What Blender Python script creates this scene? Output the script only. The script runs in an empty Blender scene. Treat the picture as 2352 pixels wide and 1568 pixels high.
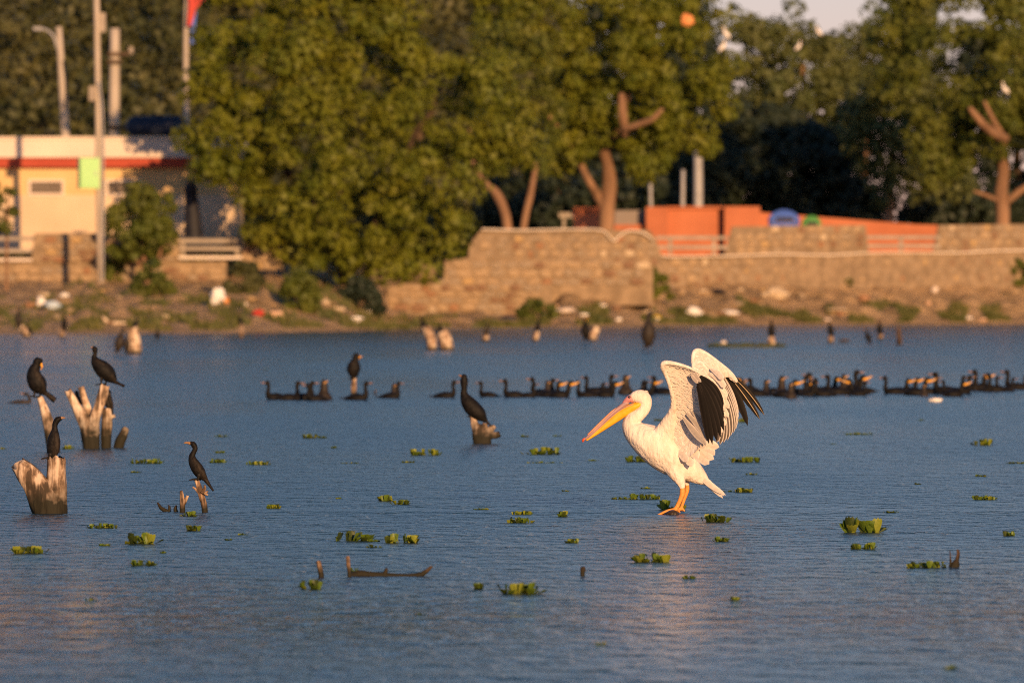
import bpy, math, random
import numpy as np
from mathutils import Vector, Matrix, noise

random.seed(11)
rng = np.random.default_rng(11)
R = math.radians

# ------------------------------------------------------------------ camera, sky, sun, exposure
F, YH, H, CX = 17227.0, 660.0, 1.46, 1176.0      # focal length and horizon in pixels of a 2352-wide picture, eye height in m
scene = bpy.context.scene
cam_data = bpy.data.cameras.new('camera')
cam = bpy.data.objects.new('camera', cam_data)
scene.collection.objects.link(cam)
cam.location = (0, 0, H)
cam.rotation_euler = (R(90), 0, 0)
cam_data.sensor_width = 36
cam_data.lens = 36 * F / 2352
cam_data.shift_y = -(784 - YH) / 2352
cam_data.clip_start = 0.5
cam_data.clip_end = 6000
cam_data.dof.use_dof = True
cam_data.dof.focus_distance = 48.4
cam_data.dof.aperture_fstop = 5.3
scene.camera = cam

SUN_AZ, SUN_EL = 17.0, 11.0        # degrees to the right of straight behind the camera, above the horizon
world = bpy.data.worlds.new('World')
scene.world = world
world.use_nodes = True
wn = world.node_tree.nodes
wl = world.node_tree.links
sky = wn.new('ShaderNodeTexSky')
sky.sky_type = 'NISHITA'
sky.sun_disc = False
sky.sun_elevation = R(SUN_EL)
sky.sun_rotation = R(180 - SUN_AZ)
sky.air_density = 1.0
sky.dust_density = 0.25
sky.ozone_density = 3.2
wn['Background'].inputs['Strength'].default_value = 0.09
tint = wn.new('ShaderNodeMix'); tint.data_type = 'RGBA'; tint.blend_type = 'MULTIPLY'     # sky tint, rosy low down and faint above
tint.inputs['Factor'].default_value = 1.0
tg = wn.new('ShaderNodeTexCoord'); ts_ = wn.new('ShaderNodeSeparateXYZ'); tr_ = wn.new('ShaderNodeValToRGB')
tr_.color_ramp.elements[0].position = 0.0; tr_.color_ramp.elements[0].color = (1.42, 0.86, 1.06, 1)      # rosy belt low all round the horizon
tr_.color_ramp.elements[1].position = 0.12; tr_.color_ramp.elements[1].color = (1.03, 0.98, 1.07, 1)
wl.new(tg.outputs['Generated'], ts_.inputs[0]); wl.new(ts_.outputs['Z'], tr_.inputs['Fac']); wl.new(tr_.outputs['Color'], tint.inputs['B'])
wl.new(sky.outputs[0], tint.inputs['A'])
wl.new(tint.outputs['Result'], wn['Background'].inputs['Color'])

sun_data = bpy.data.lights.new('sun', 'SUN')
sun_data.energy = 4.9
sun_data.angle = R(0.5)
sun_data.color = (1.0, 0.58, 0.27)
sun = bpy.data.objects.new('sun', sun_data)
scene.collection.objects.link(sun)
sd = Vector((math.sin(R(SUN_AZ)) * math.cos(R(SUN_EL)), -math.cos(R(SUN_AZ)) * math.cos(R(SUN_EL)), math.sin(R(SUN_EL))))
sun.rotation_euler = (-sd).to_track_quat('-Z', 'Y').to_euler()

vs = scene.view_settings
vs.view_transform = 'Standard'
vs.look = 'None'
vs.exposure = 0.33
vs.gamma = 1.0
vs.use_curve_mapping = False
scene.render.engine = 'CYCLES'
scene.cycles.use_denoising = False
scene.cycles.filter_width = 1.1
scene.cycles.max_bounces = 6
scene.cycles.diffuse_bounces = 3
scene.cycles.glossy_bounces = 3
scene.cycles.transparent_max_bounces = 6
scene.cycles.sample_clamp_indirect = 6

COL = scene.collection

# ------------------------------------------------------------------ helpers
def at(x, y, d):
    return Vector(((x - CX) / F * d, d, H - (y - YH) / F * d))

def wd(y):
    return F * H / (y - YH)

def wat(x, y):
    v = at(x, y, wd(y)); v.z = 0.0
    return v

def tag(o, label=None, cat=None, group=None, kind=None):
    if label: o['label'] = label
    if cat: o['category'] = cat
    if group: o['group'] = group
    if kind: o['kind'] = kind
    return o

def empty(name, loc, label, cat, group=None):
    o = bpy.data.objects.new(name, None)
    o.empty_display_size = 0.1
    COL.objects.link(o)
    o.location = loc
    return tag(o, label, cat, group)

def copy_tree(o, parent=None):
    c = o.copy(); COL.objects.link(c); c.parent = parent
    for ch in o.children:
        copy_tree(ch, c)
    return c

def link_mesh(name, me, mat, parent=None, loc=None):
    o = bpy.data.objects.new(name, me)
    if mat is not None and len(me.materials) == 0:
        me.materials.append(mat)
    COL.objects.link(o)
    if parent is not None: o.parent = parent
    if loc is not None: o.location = loc
    return o

def np_mesh(name, verts, quads, smooth=False):
    """verts (n,3) array, quads (m,4) array"""
    me = bpy.data.meshes.new(name)
    verts = np.asarray(verts, dtype=np.float32); quads = np.asarray(quads, dtype=np.int32)
    m, k = quads.shape
    me.vertices.add(len(verts)); me.vertices.foreach_set('co', verts.ravel())
    me.loops.add(m * k); me.loops.foreach_set('vertex_index', quads.ravel())
    me.polygons.add(m)
    me.polygons.foreach_set('loop_start', np.arange(0, m * k, k, dtype=np.int32))
    me.polygons.foreach_set('loop_total', np.full(m, k, dtype=np.int32))
    if smooth: me.polygons.foreach_set('use_smooth', np.ones(m, dtype=bool))
    me.update(calc_edges=True)
    me.validate()
    return me

class MB:
    def __init__(self):
        self.v = []; self.f = []; self.a = []
    def add(self, pts, faces, attr=None):
        b = len(self.v)
        self.v += [tuple(p) for p in pts]
        self.a += list(attr) if attr is not None else [0.0] * len(pts)
        self.f += [tuple(i + b for i in fc) for fc in faces]
    def box(self, lo, hi):
        x0, y0, z0 = lo; x1, y1, z1 = hi
        self.add([(x0,y0,z0),(x1,y0,z0),(x1,y1,z0),(x0,y1,z0),(x0,y0,z1),(x1,y0,z1),(x1,y1,z1),(x0,y1,z1)],
                 [(0,3,2,1),(4,5,6,7),(0,1,5,4),(1,2,6,5),(2,3,7,6),(3,0,4,7)])
    def prism(self, poly, depth):
        """poly: list of Vectors (front outline), pushed back along +y by depth"""
        n = len(poly)
        pts = [Vector(p) for p in poly] + [Vector(p) + Vector((0, depth, 0)) for p in poly]
        self.add(pts, [tuple(range(n)), tuple(reversed(range(n, 2 * n)))] + [(i, i + n, (i + 1) % n + n, (i + 1) % n) for i in range(n)])
    def rings(self, rs, cap=True):
        k = len(rs[0]); n = len(rs)
        pts = [p for r in rs for p in r]
        fs = []
        for i in range(n - 1):
            for j in range(k):
                a = i * k + j; b = i * k + (j + 1) % k
                fs.append((a, b, b + k, a + k))
        if cap:
            fs.append(tuple(reversed(range(k)))); fs.append(tuple(range((n - 1) * k, n * k)))
        self.add(pts, fs)
    def build(self, name, mat, parent=None, smooth=True, loc=None, attr=None):
        me = bpy.data.meshes.new(name)
        me.from_pydata(self.v, [], self.f)
        if smooth: me.polygons.foreach_set('use_smooth', np.ones(len(self.f), dtype=bool))
        if attr:
            at_ = me.attributes.new(attr, 'FLOAT', 'POINT')
            at_.data.foreach_set('value', np.array(self.a, dtype=np.float32))
        me.update()
        return link_mesh(name, me, mat, parent, loc)

def cat_rom(pts, sub):
    P = [np.array(p, dtype=float) for p in pts]
    if len(P) < 3 or sub <= 1:
        if len(P) == 2 and sub > 1:
            return [P[0] * (1 - i / sub) + P[1] * i / sub for i in range(sub + 1)]
        return P
    P = [2 * P[0] - P[1]] + P + [2 * P[-1] - P[-2]]
    out = []
    for i in range(1, len(P) - 2):
        for s in range(sub):
            t = s / sub
            out.append(0.5 * ((2 * P[i]) + (-P[i-1] + P[i+1]) * t + (2*P[i-1] - 5*P[i] + 4*P[i+1] - P[i+2]) * t*t + (-P[i-1] + 3*P[i] - 3*P[i+1] + P[i+2]) * t**3))
    out.append(P[-2])
    return out

def loft(mb, pts, k=12, sub=4, round_ends=True, jitter=None, cap=True):
    """pts: (x, y, z, r_in_plane, r_side); tube along the path"""
    Q = cat_rom(pts, sub)
    C = [Vector(q[:3]) for q in Q]; ru = [max(float(q[3]), 1e-4) for q in Q]; rv = [max(float(q[4]), 1e-4) for q in Q]
    if round_ends:
        def endcap(c, t, u, v):
            return [(c + t * (u * math.sin(a)), u * math.cos(a), v * math.cos(a)) for a in (0.6, 1.1, 1.45)]
        t0 = (C[0] - C[1]).normalized(); t1 = (C[-1] - C[-2]).normalized()
        e0 = endcap(C[0], t0, ru[0], rv[0]); e1 = endcap(C[-1], t1, ru[-1], rv[-1])
        C = [e[0] for e in reversed(e0)] + C + [e[0] for e in e1]
        ru = [e[1] for e in reversed(e0)] + ru + [e[1] for e in e1]
        rv = [e[2] for e in reversed(e0)] + rv + [e[2] for e in e1]
    rs = []
    n = len(C)
    for i in range(n):
        t = (C[min(i + 1, n - 1)] - C[max(i - 1, 0)]).normalized()
        b = Vector((0, 1, 0)) - t * t.y
        if b.length < 0.15: b = Vector((1, 0, 0)) - t * t.x
        b.normalize()
        nn = b.cross(t)
        ring = []
        for j in range(k):
            a = 2 * math.pi * j / k
            m = 1.0
            if jitter: m = jitter(i / (n - 1), a, C[i])
            ring.append(C[i] + nn * (ru[i] * m * math.cos(a)) + b * (rv[i] * m * math.sin(a)))
        rs.append(ring)
    mb.rings(rs, cap)
    return rs

# ------------------------------------------------------------------ materials
def new_mat(name):
    m = bpy.data.materials.new(name); m.use_nodes = True
    return m, m.node_tree.nodes, m.node_tree.links, m.node_tree.nodes['Principled BSDF']

def mat(name, c1, c2=None, scale=6.0, rough=0.7, bump=0.0, stretch=(1, 1, 1), spec=0.25, detail=5, bscale=None, c3=None, lo=0.35, hi=0.65, coord='Object', dist=0.0, rand=0.0):
    m, n, l, p = new_mat(name)
    p.inputs['Roughness'].default_value = rough
    p.inputs['Specular IOR Level'].default_value = spec
    tc = n.new('ShaderNodeTexCoord'); mp = n.new('ShaderNodeMapping')
    mp.inputs['Scale'].default_value = stretch
    l.new(tc.outputs[coord], mp.inputs['Vector'])
    nz = n.new('ShaderNodeTexNoise'); nz.inputs['Scale'].default_value = scale; nz.inputs['Detail'].default_value = detail; nz.inputs['Distortion'].default_value = dist
    l.new(mp.outputs[0], nz.inputs['Vector'])
    cr = n.new('ShaderNodeValToRGB')
    e = cr.color_ramp.elements
    e[0].position = lo; e[0].color = (*c1, 1)
    e[1].position = hi; e[1].color = (*(c2 or c1), 1)
    if c3:
        x = e.new((lo + hi) / 2); x.color = (*c3, 1)
    l.new(nz.outputs['Fac'], cr.inputs['Fac'])
    out = cr.outputs['Color']
    if rand:
        oi = n.new('ShaderNodeObjectInfo'); hs = n.new('ShaderNodeHueSaturation')
        mr = n.new('ShaderNodeMapRange'); mr.inputs['To Min'].default_value = 1 - rand; mr.inputs['To Max'].default_value = 1 + rand
        l.new(oi.outputs['Random'], mr.inputs['Value']); l.new(mr.outputs[0], hs.inputs['Value']); l.new(out, hs.inputs['Color'])
        out = hs.outputs[0]
    l.new(out, p.inputs['Base Color'])
    if bump:
        nb = n.new('ShaderNodeTexNoise'); nb.inputs['Scale'].default_value = bscale or scale * 2; nb.inputs['Detail'].default_value = 6
        l.new(mp.outputs[0], nb.inputs['Vector'])
        bp = n.new('ShaderNodeBump'); bp.inputs['Distance'].default_value = bump; bp.inputs['Strength'].default_value = 1.0
        l.new(nb.outputs['Fac'], bp.inputs['Height']); l.new(bp.outputs[0], p.inputs['Normal'])
    return m

def leaf_mat(name, c1, c2, c3=None, trans=0.3, scale=0.8, rough=0.55):
    m, n, l, p = new_mat(name)
    tc = n.new('ShaderNodeTexCoord'); nz = n.new('ShaderNodeTexNoise')
    nz.inputs['Scale'].default_value = scale; nz.inputs['Detail'].default_value = 6
    nz.inputs['Roughness'].default_value = 0.7
    l.new(tc.outputs['Object'], nz.inputs['Vector'])
    cr = n.new('ShaderNodeValToRGB'); e = cr.color_ramp.elements
    e[0].position = 0.36; e[0].color = (*c1, 1); e[1].position = 0.64; e[1].color = (*c2, 1)
    if c3:
        x = e.new(0.72); x.color = (*c3, 1)
    l.new(nz.outputs['Fac'], cr.inputs['Fac'])
    l.new(cr.outputs[0], p.inputs['Base Color'])
    p.inputs['Roughness'].default_value = rough
    p.inputs['Specular IOR Level'].default_value = 0.25
    tr = n.new('ShaderNodeBsdfTranslucent'); mx = n.new('ShaderNodeMixShader'); mx.inputs[0].default_value = trans
    l.new(cr.outputs[0], tr.inputs['Color'])
    l.new(p.outputs[0], mx.inputs[1]); l.new(tr.outputs[0], mx.inputs[2])
    l.new(mx.outputs[0], n['Material Output'].inputs['Surface'])
    return m

def vane_mat(name, centre, edge, rough=0.6, p0=0.45, p1=0.9, trans=0.0, shaft=None):
    """feather vane: 'edge' attribute is 0 on the shaft, 1 on the rim"""
    m, n, l, p = new_mat(name)
    a = n.new('ShaderNodeAttribute'); a.attribute_name = 'edge'
    cr = n.new('ShaderNodeValToRGB'); e = cr.color_ramp.elements
    e[0].position = p0; e[0].color = (*centre, 1); e[1].position = p1; e[1].color = (*edge, 1)
    if shaft:
        x = e.new(0.0); x.color = (*shaft, 1); y = e.new(0.14); y.color = (*centre, 1)
    l.new(a.outputs['Fac'], cr.inputs['Fac'])
    tc = n.new('ShaderNodeTexCoord'); nz = n.new('ShaderNodeTexNoise'); nz.inputs['Scale'].default_value = 60; nz.inputs['Detail'].default_value = 4
    l.new(tc.outputs['Object'], nz.inputs['Vector'])
    hs = n.new('ShaderNodeHueSaturation'); mr = n.new('ShaderNodeMapRange')
    mr.inputs['To Min'].default_value = 0.75; mr.inputs['To Max'].default_value = 1.25
    l.new(nz.outputs['Fac'], mr.inputs['Value']); l.new(mr.outputs[0], hs.inputs['Value']); l.new(cr.outputs[0], hs.inputs['Color'])
    l.new(hs.outputs[0], p.inputs['Base Color'])
    p.inputs['Roughness'].default_value = rough; p.inputs['Specular IOR Level'].default_value = 0.1
    if trans:
        tr = n.new('ShaderNodeBsdfTranslucent'); mx = n.new('ShaderNodeMixShader'); mx.inputs[0].default_value = trans
        l.new(hs.outputs[0], tr.inputs['Color']); l.new(p.outputs[0], mx.inputs[1]); l.new(tr.outputs[0], mx.inputs[2])
        l.new(mx.outputs[0], n['Material Output'].inputs['Surface'])
    return m

def wood_mat(name, pale, brown, wet=(0.022, 0.02, 0.012), wet_h=0.1, streak=28.0):
    """weathered timber: vertical fibres, dark algae stain up to wet_h above the water"""
    m, n, l, p = new_mat(name)
    tc = n.new('ShaderNodeTexCoord'); mp = n.new('ShaderNodeMapping'); mp.inputs['Scale'].default_value = (1, 1, 0.16)
    l.new(tc.outputs['Object'], mp.inputs['Vector'])
    nz = n.new('ShaderNodeTexNoise'); nz.inputs['Scale'].default_value = streak; nz.inputs['Detail'].default_value = 7; nz.inputs['Distortion'].default_value = 0.6
    l.new(mp.outputs[0], nz.inputs['Vector'])
    n2 = n.new('ShaderNodeTexNoise'); n2.inputs['Scale'].default_value = 9; n2.inputs['Detail'].default_value = 4
    l.new(tc.outputs['Object'], n2.inputs['Vector'])
    add = n.new('ShaderNodeMath'); add.operation = 'MULTIPLY_ADD'; add.inputs[1].default_value = 0.55
    sc2 = n.new('ShaderNodeMath'); sc2.operation = 'MULTIPLY'; sc2.inputs[1].default_value = 0.45
    l.new(n2.outputs['Fac'], sc2.inputs[0]); l.new(nz.outputs['Fac'], add.inputs[0]); l.new(sc2.outputs[0], add.inputs[2])
    cr = n.new('ShaderNodeValToRGB'); e = cr.color_ramp.elements
    e[0].position = 0.43; e[0].color = (*[c * 0.3 for c in brown], 1)
    e[1].position = 0.575; e[1].color = (*pale, 1)
    x = e.new(0.49); x.color = (*brown, 1)
    l.new(add.outputs[0], cr.inputs['Fac'])
    geo = n.new('ShaderNodeNewGeometry'); sp = n.new('ShaderNodeSeparateXYZ'); l.new(geo.outputs['Position'], sp.inputs[0])
    n3 = n.new('ShaderNodeTexNoise'); n3.inputs['Scale'].default_value = 22
    l.new(tc.outputs['Object'], n3.inputs['Vector'])
    ma = n.new('ShaderNodeMath'); ma.operation = 'MULTIPLY_ADD'; ma.inputs[1].default_value = -wet_h * 1.4
    l.new(n3.outputs['Fac'], ma.inputs[0]); l.new(sp.outputs['Z'], ma.inputs[2])
    mr = n.new('ShaderNodeMapRange'); mr.inputs['From Min'].default_value = -wet_h * 0.1; mr.inputs['From Max'].default_value = wet_h * 1.5
    l.new(ma.outputs[0], mr.inputs['Value'])
    mx = n.new('ShaderNodeMix'); mx.data_type = 'RGBA'
    mx.inputs['A'].default_value = (*wet, 1)
    l.new(mr.outputs[0], mx.inputs['Factor']); l.new(cr.outputs[0], mx.inputs['B'])
    l.new(mx.outputs['Result'], p.inputs['Base Color'])
    p.inputs['Roughness'].default_value = 0.75; p.inputs['Specular IOR Level'].default_value = 0.2
    bp = n.new('ShaderNodeBump'); bp.inputs['Distance'].default_value = 0.012; bp.inputs['Strength'].default_value = 0.9
    l.new(nz.outputs['Fac'], bp.inputs['Height']); l.new(bp.outputs[0], p.inputs['Normal'])
    return m

def water_mat():
    m, n, l, p = new_mat('lake_water')
    p.inputs['Base Color'].default_value = (0.008, 0.034, 0.05, 1)
    p.inputs['IOR'].default_value = 1.333
    p.inputs['Specular IOR Level'].default_value = 0.5
    tc = n.new('ShaderNodeTexCoord')
    def noise(scale, stretch, detail, dist=0.0, rough=0.5):
        mp = n.new('ShaderNodeMapping'); mp.inputs['Scale'].default_value = stretch
        l.new(tc.outputs['Object'], mp.inputs['Vector'])
        z = n.new('ShaderNodeTexNoise'); z.inputs['Scale'].default_value = scale; z.inputs['Detail'].default_value = detail
        z.inputs['Distortion'].default_value = dist; z.inputs['Roughness'].default_value = rough
        l.new(mp.outputs[0], z.inputs['Vector'])
        return z.outputs['Fac']
    big = noise(1.5, (1.1, 1.0, 1), 2, 0.4)
    mid = noise(3.6, (2.0, 1.0, 1), 3, 0.5)
    fine = noise(9.0, (2.6, 1.0, 1), 3)
    patch = noise(0.14, (1.6, 0.35, 1), 3)
    def math_(op, a, b, c=None):
        q = n.new('ShaderNodeMath'); q.operation = op
        for i, s in enumerate((a, b, c)):
            if s is None: continue
            if isinstance(s, (int, float)): q.inputs[i].default_value = s
            else: l.new(s, q.inputs[i])
        return q.outputs[0]
    sp = n.new('ShaderNodeSeparateXYZ'); l.new(tc.outputs['Object'], sp.inputs[0])
    def ramp(a, b, c, d):
        q = n.new('ShaderNodeMapRange')
        for nm, v in zip(('From Min', 'From Max', 'To Min', 'To Max'), (a, b, c, d)): q.inputs[nm].default_value = v
        l.new(sp.outputs['Y'], q.inputs['Value'])
        return q.outputs[0]
    calm = math_('MAXIMUM', ramp(33, 45, 0.3, 1.0), ramp(24, 33, 0.9, 0.3))
    wob = math_('MULTIPLY_ADD', patch, 0.9, sp.outputs['Y'])                       # low swell running past the perch
    q = math_('MULTIPLY', math_('SUBTRACT', wob, 49.35), 2.6)
    ridge = math_('POWER', 2.718, math_('MULTIPLY', math_('MULTIPLY', q, q), -1.0))
    h = math_('MULTIPLY_ADD', big, 0.15, math_('MULTIPLY', ridge, 0.07))
    h = math_('MULTIPLY_ADD', mid, 0.18, h)
    h = math_('MULTIPLY_ADD', math_('MULTIPLY', fine, calm), 0.055, h)
    cap = n.new('ShaderNodeMapRange'); cap.interpolation_type = 'SMOOTHSTEP'; cap.inputs['From Min'].default_value = 0.54; cap.inputs['From Max'].default_value = 0.70
    l.new(noise(2.6, (2.6, 1.0, 1), 2, 0.3), cap.inputs['Value'])                   # scattered steeper wavelets
    h = math_('MULTIPLY_ADD', math_('MULTIPLY', cap.outputs[0], calm), 0.075, h)
    bp = n.new('ShaderNodeBump'); bp.inputs['Strength'].default_value = 1.0; bp.inputs['Distance'].default_value = 1.0
    l.new(h, bp.inputs['Height'])
    l.new(bp.outputs[0], p.inputs['Normal'])
    mr = n.new('ShaderNodeMapRange'); mr.inputs['From Min'].default_value = 0.35; mr.inputs['From Max'].default_value = 0.65
    mr.inputs['To Min'].default_value = 0.20; mr.inputs['To Max'].default_value = 0.28
    l.new(patch, mr.inputs['Value'])
    # wind ripples are finer and steeper out on the open lake, calmer by the near shore
    k = math_('MULTIPLY', math_('MAXIMUM', ramp(33, 45, 0.5, 1.05), ramp(24, 33, 1.05, 0.5)), ramp(45, 110, 1.0, 0.75))
    l.new(math_('MULTIPLY', mr.outputs[0], k), p.inputs['Roughness'])
    return m

MT = {}
MT['water'] = water_mat()
MT['bank'] = mat('bank_earth', (0.22, 0.15, 0.065), (0.62, 0.41, 0.20), scale=1.3, rough=0.9, bump=0.3, c3=(0.42, 0.28, 0.145), bscale=5, lo=0.3, hi=0.7)
MT['ground'] = mat('upper_earth', (0.13, 0.085, 0.05), (0.24, 0.17, 0.1), scale=0.6, rough=0.95)
MT['hill'] = mat('hill_scrub', (0.035, 0.03, 0.014), (0.085, 0.065, 0.03), scale=0.22, rough=0.95)
MT['mortar'] = mat('mortar', (0.20, 0.145, 0.09), (0.31, 0.225, 0.14), scale=2.5, rough=0.9, bump=0.03)
STONE = [mat('stone_%s' % nm, c1, c2, scale=3.0, rough=0.85, bump=0.03, coord='Object') for nm, c1, c2 in (
    ('tan', (0.30, 0.21, 0.125), (0.42, 0.31, 0.19)), ('grey', (0.25, 0.19, 0.13), (0.35, 0.275, 0.19)),
    ('ochre', (0.38, 0.255, 0.12), (0.48, 0.33, 0.16)), ('brown', (0.17, 0.10, 0.06), (0.27, 0.165, 0.10)),
    ('rust', (0.27, 0.145, 0.08), (0.34, 0.19, 0.105)), ('pale', (0.45, 0.35, 0.23), (0.55, 0.44, 0.30)))]
MT['plaster'] = mat('cream_plaster', (0.58, 0.44, 0.30), (0.68, 0.54, 0.38), scale=0.5, rough=0.9)
MT['yellow_plaster'] = mat('yellow_plaster', (0.60, 0.42, 0.20), (0.68, 0.48, 0.25), scale=0.7, rough=0.9)
MT['parapet'] = mat('parapet_plaster', (0.62, 0.52, 0.43), (0.72, 0.62, 0.52), scale=0.5, rough=0.9)
MT['red'] = mat('red_paint', (0.33, 0.045, 0.022), (0.40, 0.062, 0.03), scale=0.8, rough=0.6)
MT['orange'] = mat('orange_wall', (0.38, 0.125, 0.06), (0.50, 0.175, 0.085), scale=0.6, rough=0.85)
MT['grey'] = mat('grey_panel', (0.20, 0.17, 0.15), (0.27, 0.23, 0.20), scale=1.0, rough=0.8)
MT['concrete'] = mat('pole_concrete', (0.36, 0.31, 0.25), (0.47, 0.41, 0.34), scale=2.0, rough=0.85, stretch=(1, 1, 0.3))
MT['steel'] = mat('galvanised_steel', (0.28, 0.28, 0.29), (0.38, 0.38, 0.39), scale=2.0, rough=0.5)
MT['rail'] = mat('rail_paint', (0.26, 0.22, 0.18), (0.36, 0.31, 0.25), scale=2.0, rough=0.7)
MT['dark'] = mat('black_paint', (0.012, 0.013, 0.02), (0.022, 0.022, 0.03), scale=2.0, rough=0.6)
MT['navy'] = mat('navy_tank', (0.012, 0.018, 0.035), (0.02, 0.028, 0.05), scale=2.0, rough=0.5)
MT['green_box'] = mat('green_box', (0.34, 0.62, 0.24), (0.40, 0.68, 0.28), scale=1.0, rough=0.6)
MT['glass'] = mat('dark_window', (0.10, 0.075, 0.055), (0.15, 0.115, 0.085), scale=1.0, rough=0.4)
MT['white'] = mat('white_plastic', (0.74, 0.70, 0.64), (0.82, 0.78, 0.72), scale=5.0, rough=0.6)
MT['blue'] = mat('blue_plastic', (0.05, 0.11, 0.42), (0.08, 0.16, 0.52), scale=3.0, rough=0.5)
MT['green'] = mat('green_plastic', (0.06, 0.22, 0.05), (0.09, 0.28, 0.07), scale=3.0, rough=0.5)
MT['redplastic'] = mat('red_plastic', (0.42, 0.04, 0.03), (0.5, 0.06, 0.04), scale=3.0, rough=0.6)
MT['orangeplastic'] = mat('orange_plastic', (0.62, 0.24, 0.08), (0.7, 0.3, 0.1), scale=3.0, rough=0.6)
MT['yellowplastic'] = mat('yellow_plastic', (0.55, 0.38, 0.05), (0.6, 0.42, 0.06), scale=3.0, rough=0.6)
MT['paleblue'] = mat('pale_blue_plastic', (0.35, 0.45, 0.55), (0.45, 0.55, 0.62), scale=3.0, rough=0.5)
MT['peach'] = mat('peach_cloth', (0.6, 0.38, 0.24), (0.68, 0.45, 0.3), scale=3.0, rough=0.8)
MT['rope'] = mat('pale_hose', (0.62, 0.52, 0.40), (0.72, 0.62, 0.5), scale=3.0, rough=0.6)
MT['bark'] = mat('tree_bark', (0.15, 0.085, 0.05), (0.30, 0.175, 0.10), scale=1.5, rough=0.9, stretch=(1, 1, 0.3), bump=0.03)
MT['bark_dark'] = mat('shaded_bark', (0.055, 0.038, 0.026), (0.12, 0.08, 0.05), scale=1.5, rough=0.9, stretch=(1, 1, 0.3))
MT['leaf'] = leaf_mat('neem_leaf', (0.085, 0.112, 0.010), (0.16, 0.165, 0.014), (0.19, 0.175, 0.02), scale=0.5, trans=0.18)
MT['leaf2'] = leaf_mat('broad_leaf', (0.07, 0.095, 0.014), (0.125, 0.135, 0.02), scale=0.6, trans=0.18)
MT['leaf3'] = leaf_mat('distant_leaf', (0.07, 0.092, 0.028), (0.115, 0.125, 0.036), scale=0.4, trans=0.15)
MT['leaf_dark'] = leaf_mat('dark_leaf', (0.017, 0.028, 0.018), (0.033, 0.046, 0.026), scale=0.4, trans=0.1)  # shade of the dark tree mass is put into this leaf colour
MT['leaf_scrub'] = leaf_mat('scrub_leaf', (0.04, 0.048, 0.016), (0.105, 0.10, 0.034), (0.14, 0.12, 0.045), scale=0.18, trans=0.1)
MT['grass'] = leaf_mat('bank_grass', (0.055, 0.07, 0.016), (0.12, 0.115, 0.03), scale=0.5, trans=0.2)
MT['bush'] = leaf_mat('bush_leaf', (0.06, 0.085, 0.016), (0.12, 0.13, 0.025), scale=1.2, trans=0.2)
MT['lettuce'] = leaf_mat('water_lettuce_leaf', (0.062, 0.12, 0.014), (0.15, 0.215, 0.026), scale=9.0, trans=0.25, rough=0.4)
MT['lettuce2'] = leaf_mat('water_lettuce_yellow', (0.17, 0.215, 0.025), (0.27, 0.295, 0.04), scale=9.0, trans=0.25, rough=0.4)
MT['lettuce3'] = leaf_mat('water_lettuce_dark', (0.025, 0.045, 0.009), (0.06, 0.08, 0.015), scale=9.0, trans=0.2, rough=0.45)
MT['wood'] = wood_mat('weathered_timber', (0.55, 0.43, 0.32), (0.26, 0.175, 0.115), wet_h=0.11)
MT['wood_small'] = wood_mat('weathered_stick', (0.55, 0.42, 0.30), (0.28, 0.18, 0.115), wet_h=0.045)
MT['wood_pale'] = wood_mat('bleached_timber', (0.68, 0.56, 0.43), (0.40, 0.28, 0.19), wet_h=0.18, streak=20)
MT['wood_far'] = wood_mat('far_timber', (0.62, 0.50, 0.36), (0.34, 0.22, 0.14), wet_h=0.05, streak=10)
MT['wood_dark'] = wood_mat('sodden_timber', (0.13, 0.08, 0.05), (0.06, 0.036, 0.022), wet_h=0.03)
MT['wet_rock'] = mat('wet_rock', (0.018, 0.013, 0.01), (0.05, 0.032, 0.02), scale=20, rough=0.35, bump=0.01)
MT['corm'] = mat('cormorant_plumage', (0.004, 0.004, 0.004), (0.012, 0.010, 0.009), scale=30, rough=0.6, bump=0.004, spec=0.15)
MT['corm_wing'] = mat('cormorant_wing', (0.007, 0.006, 0.005), (0.028, 0.021, 0.016), scale=45, rough=0.6, bump=0.004, stretch=(1, 1, 0.5), spec=0.15)
MT['corm_brown'] = mat('young_cormorant', (0.012, 0.009, 0.007), (0.04, 0.03, 0.022), scale=30, rough=0.6)
MT['corm_bill'] = mat('cormorant_bill', (0.24, 0.13, 0.07), (0.34, 0.2, 0.1), scale=30, rough=0.5)
MT['gular'] = mat('yellow_gular', (0.62, 0.30, 0.04), (0.72, 0.36, 0.05), scale=30, rough=0.6)
MT['throat'] = mat('pale_throat', (0.46, 0.26, 0.11), (0.58, 0.35, 0.16), scale=30, rough=0.6)
MT['corm_foot'] = mat('black_foot', (0.008, 0.007, 0.007), (0.016, 0.014, 0.012), scale=40, rough=0.6)
MT['pel'] = mat('pelican_plumage', (0.66, 0.55, 0.46), (0.83, 0.735, 0.65), scale=26, rough=0.85, bump=0.013, stretch=(1, 1, 0.42), spec=0.1, bscale=42, lo=0.25, hi=0.6)
MT['pel_covert'] = mat('pelican_covert', (0.66, 0.57, 0.49), (0.83, 0.76, 0.69), scale=34, rough=0.85, bump=0.008, stretch=(1, 1, 0.55), spec=0.1, lo=0.3, hi=0.6)
MT['pel_pink'] = mat('pelican_face', (0.50, 0.20, 0.21), (0.60, 0.27, 0.27), scale=60, rough=0.5)
MT['pel_eye'] = mat('pelican_eye', (0.02, 0.006, 0.005), (0.03, 0.008, 0.006), scale=10, rough=0.15, spec=0.6)
MT['pel_pouch'] = mat('pelican_pouch', (0.78, 0.36, 0.015), (0.84, 0.44, 0.03), scale=22, rough=0.45, bump=0.002, spec=0.35)
MT['pel_bill'] = mat('pelican_upper_bill', (0.34, 0.22, 0.24), (0.46, 0.28, 0.25), scale=14, rough=0.45, spec=0.35)
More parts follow.
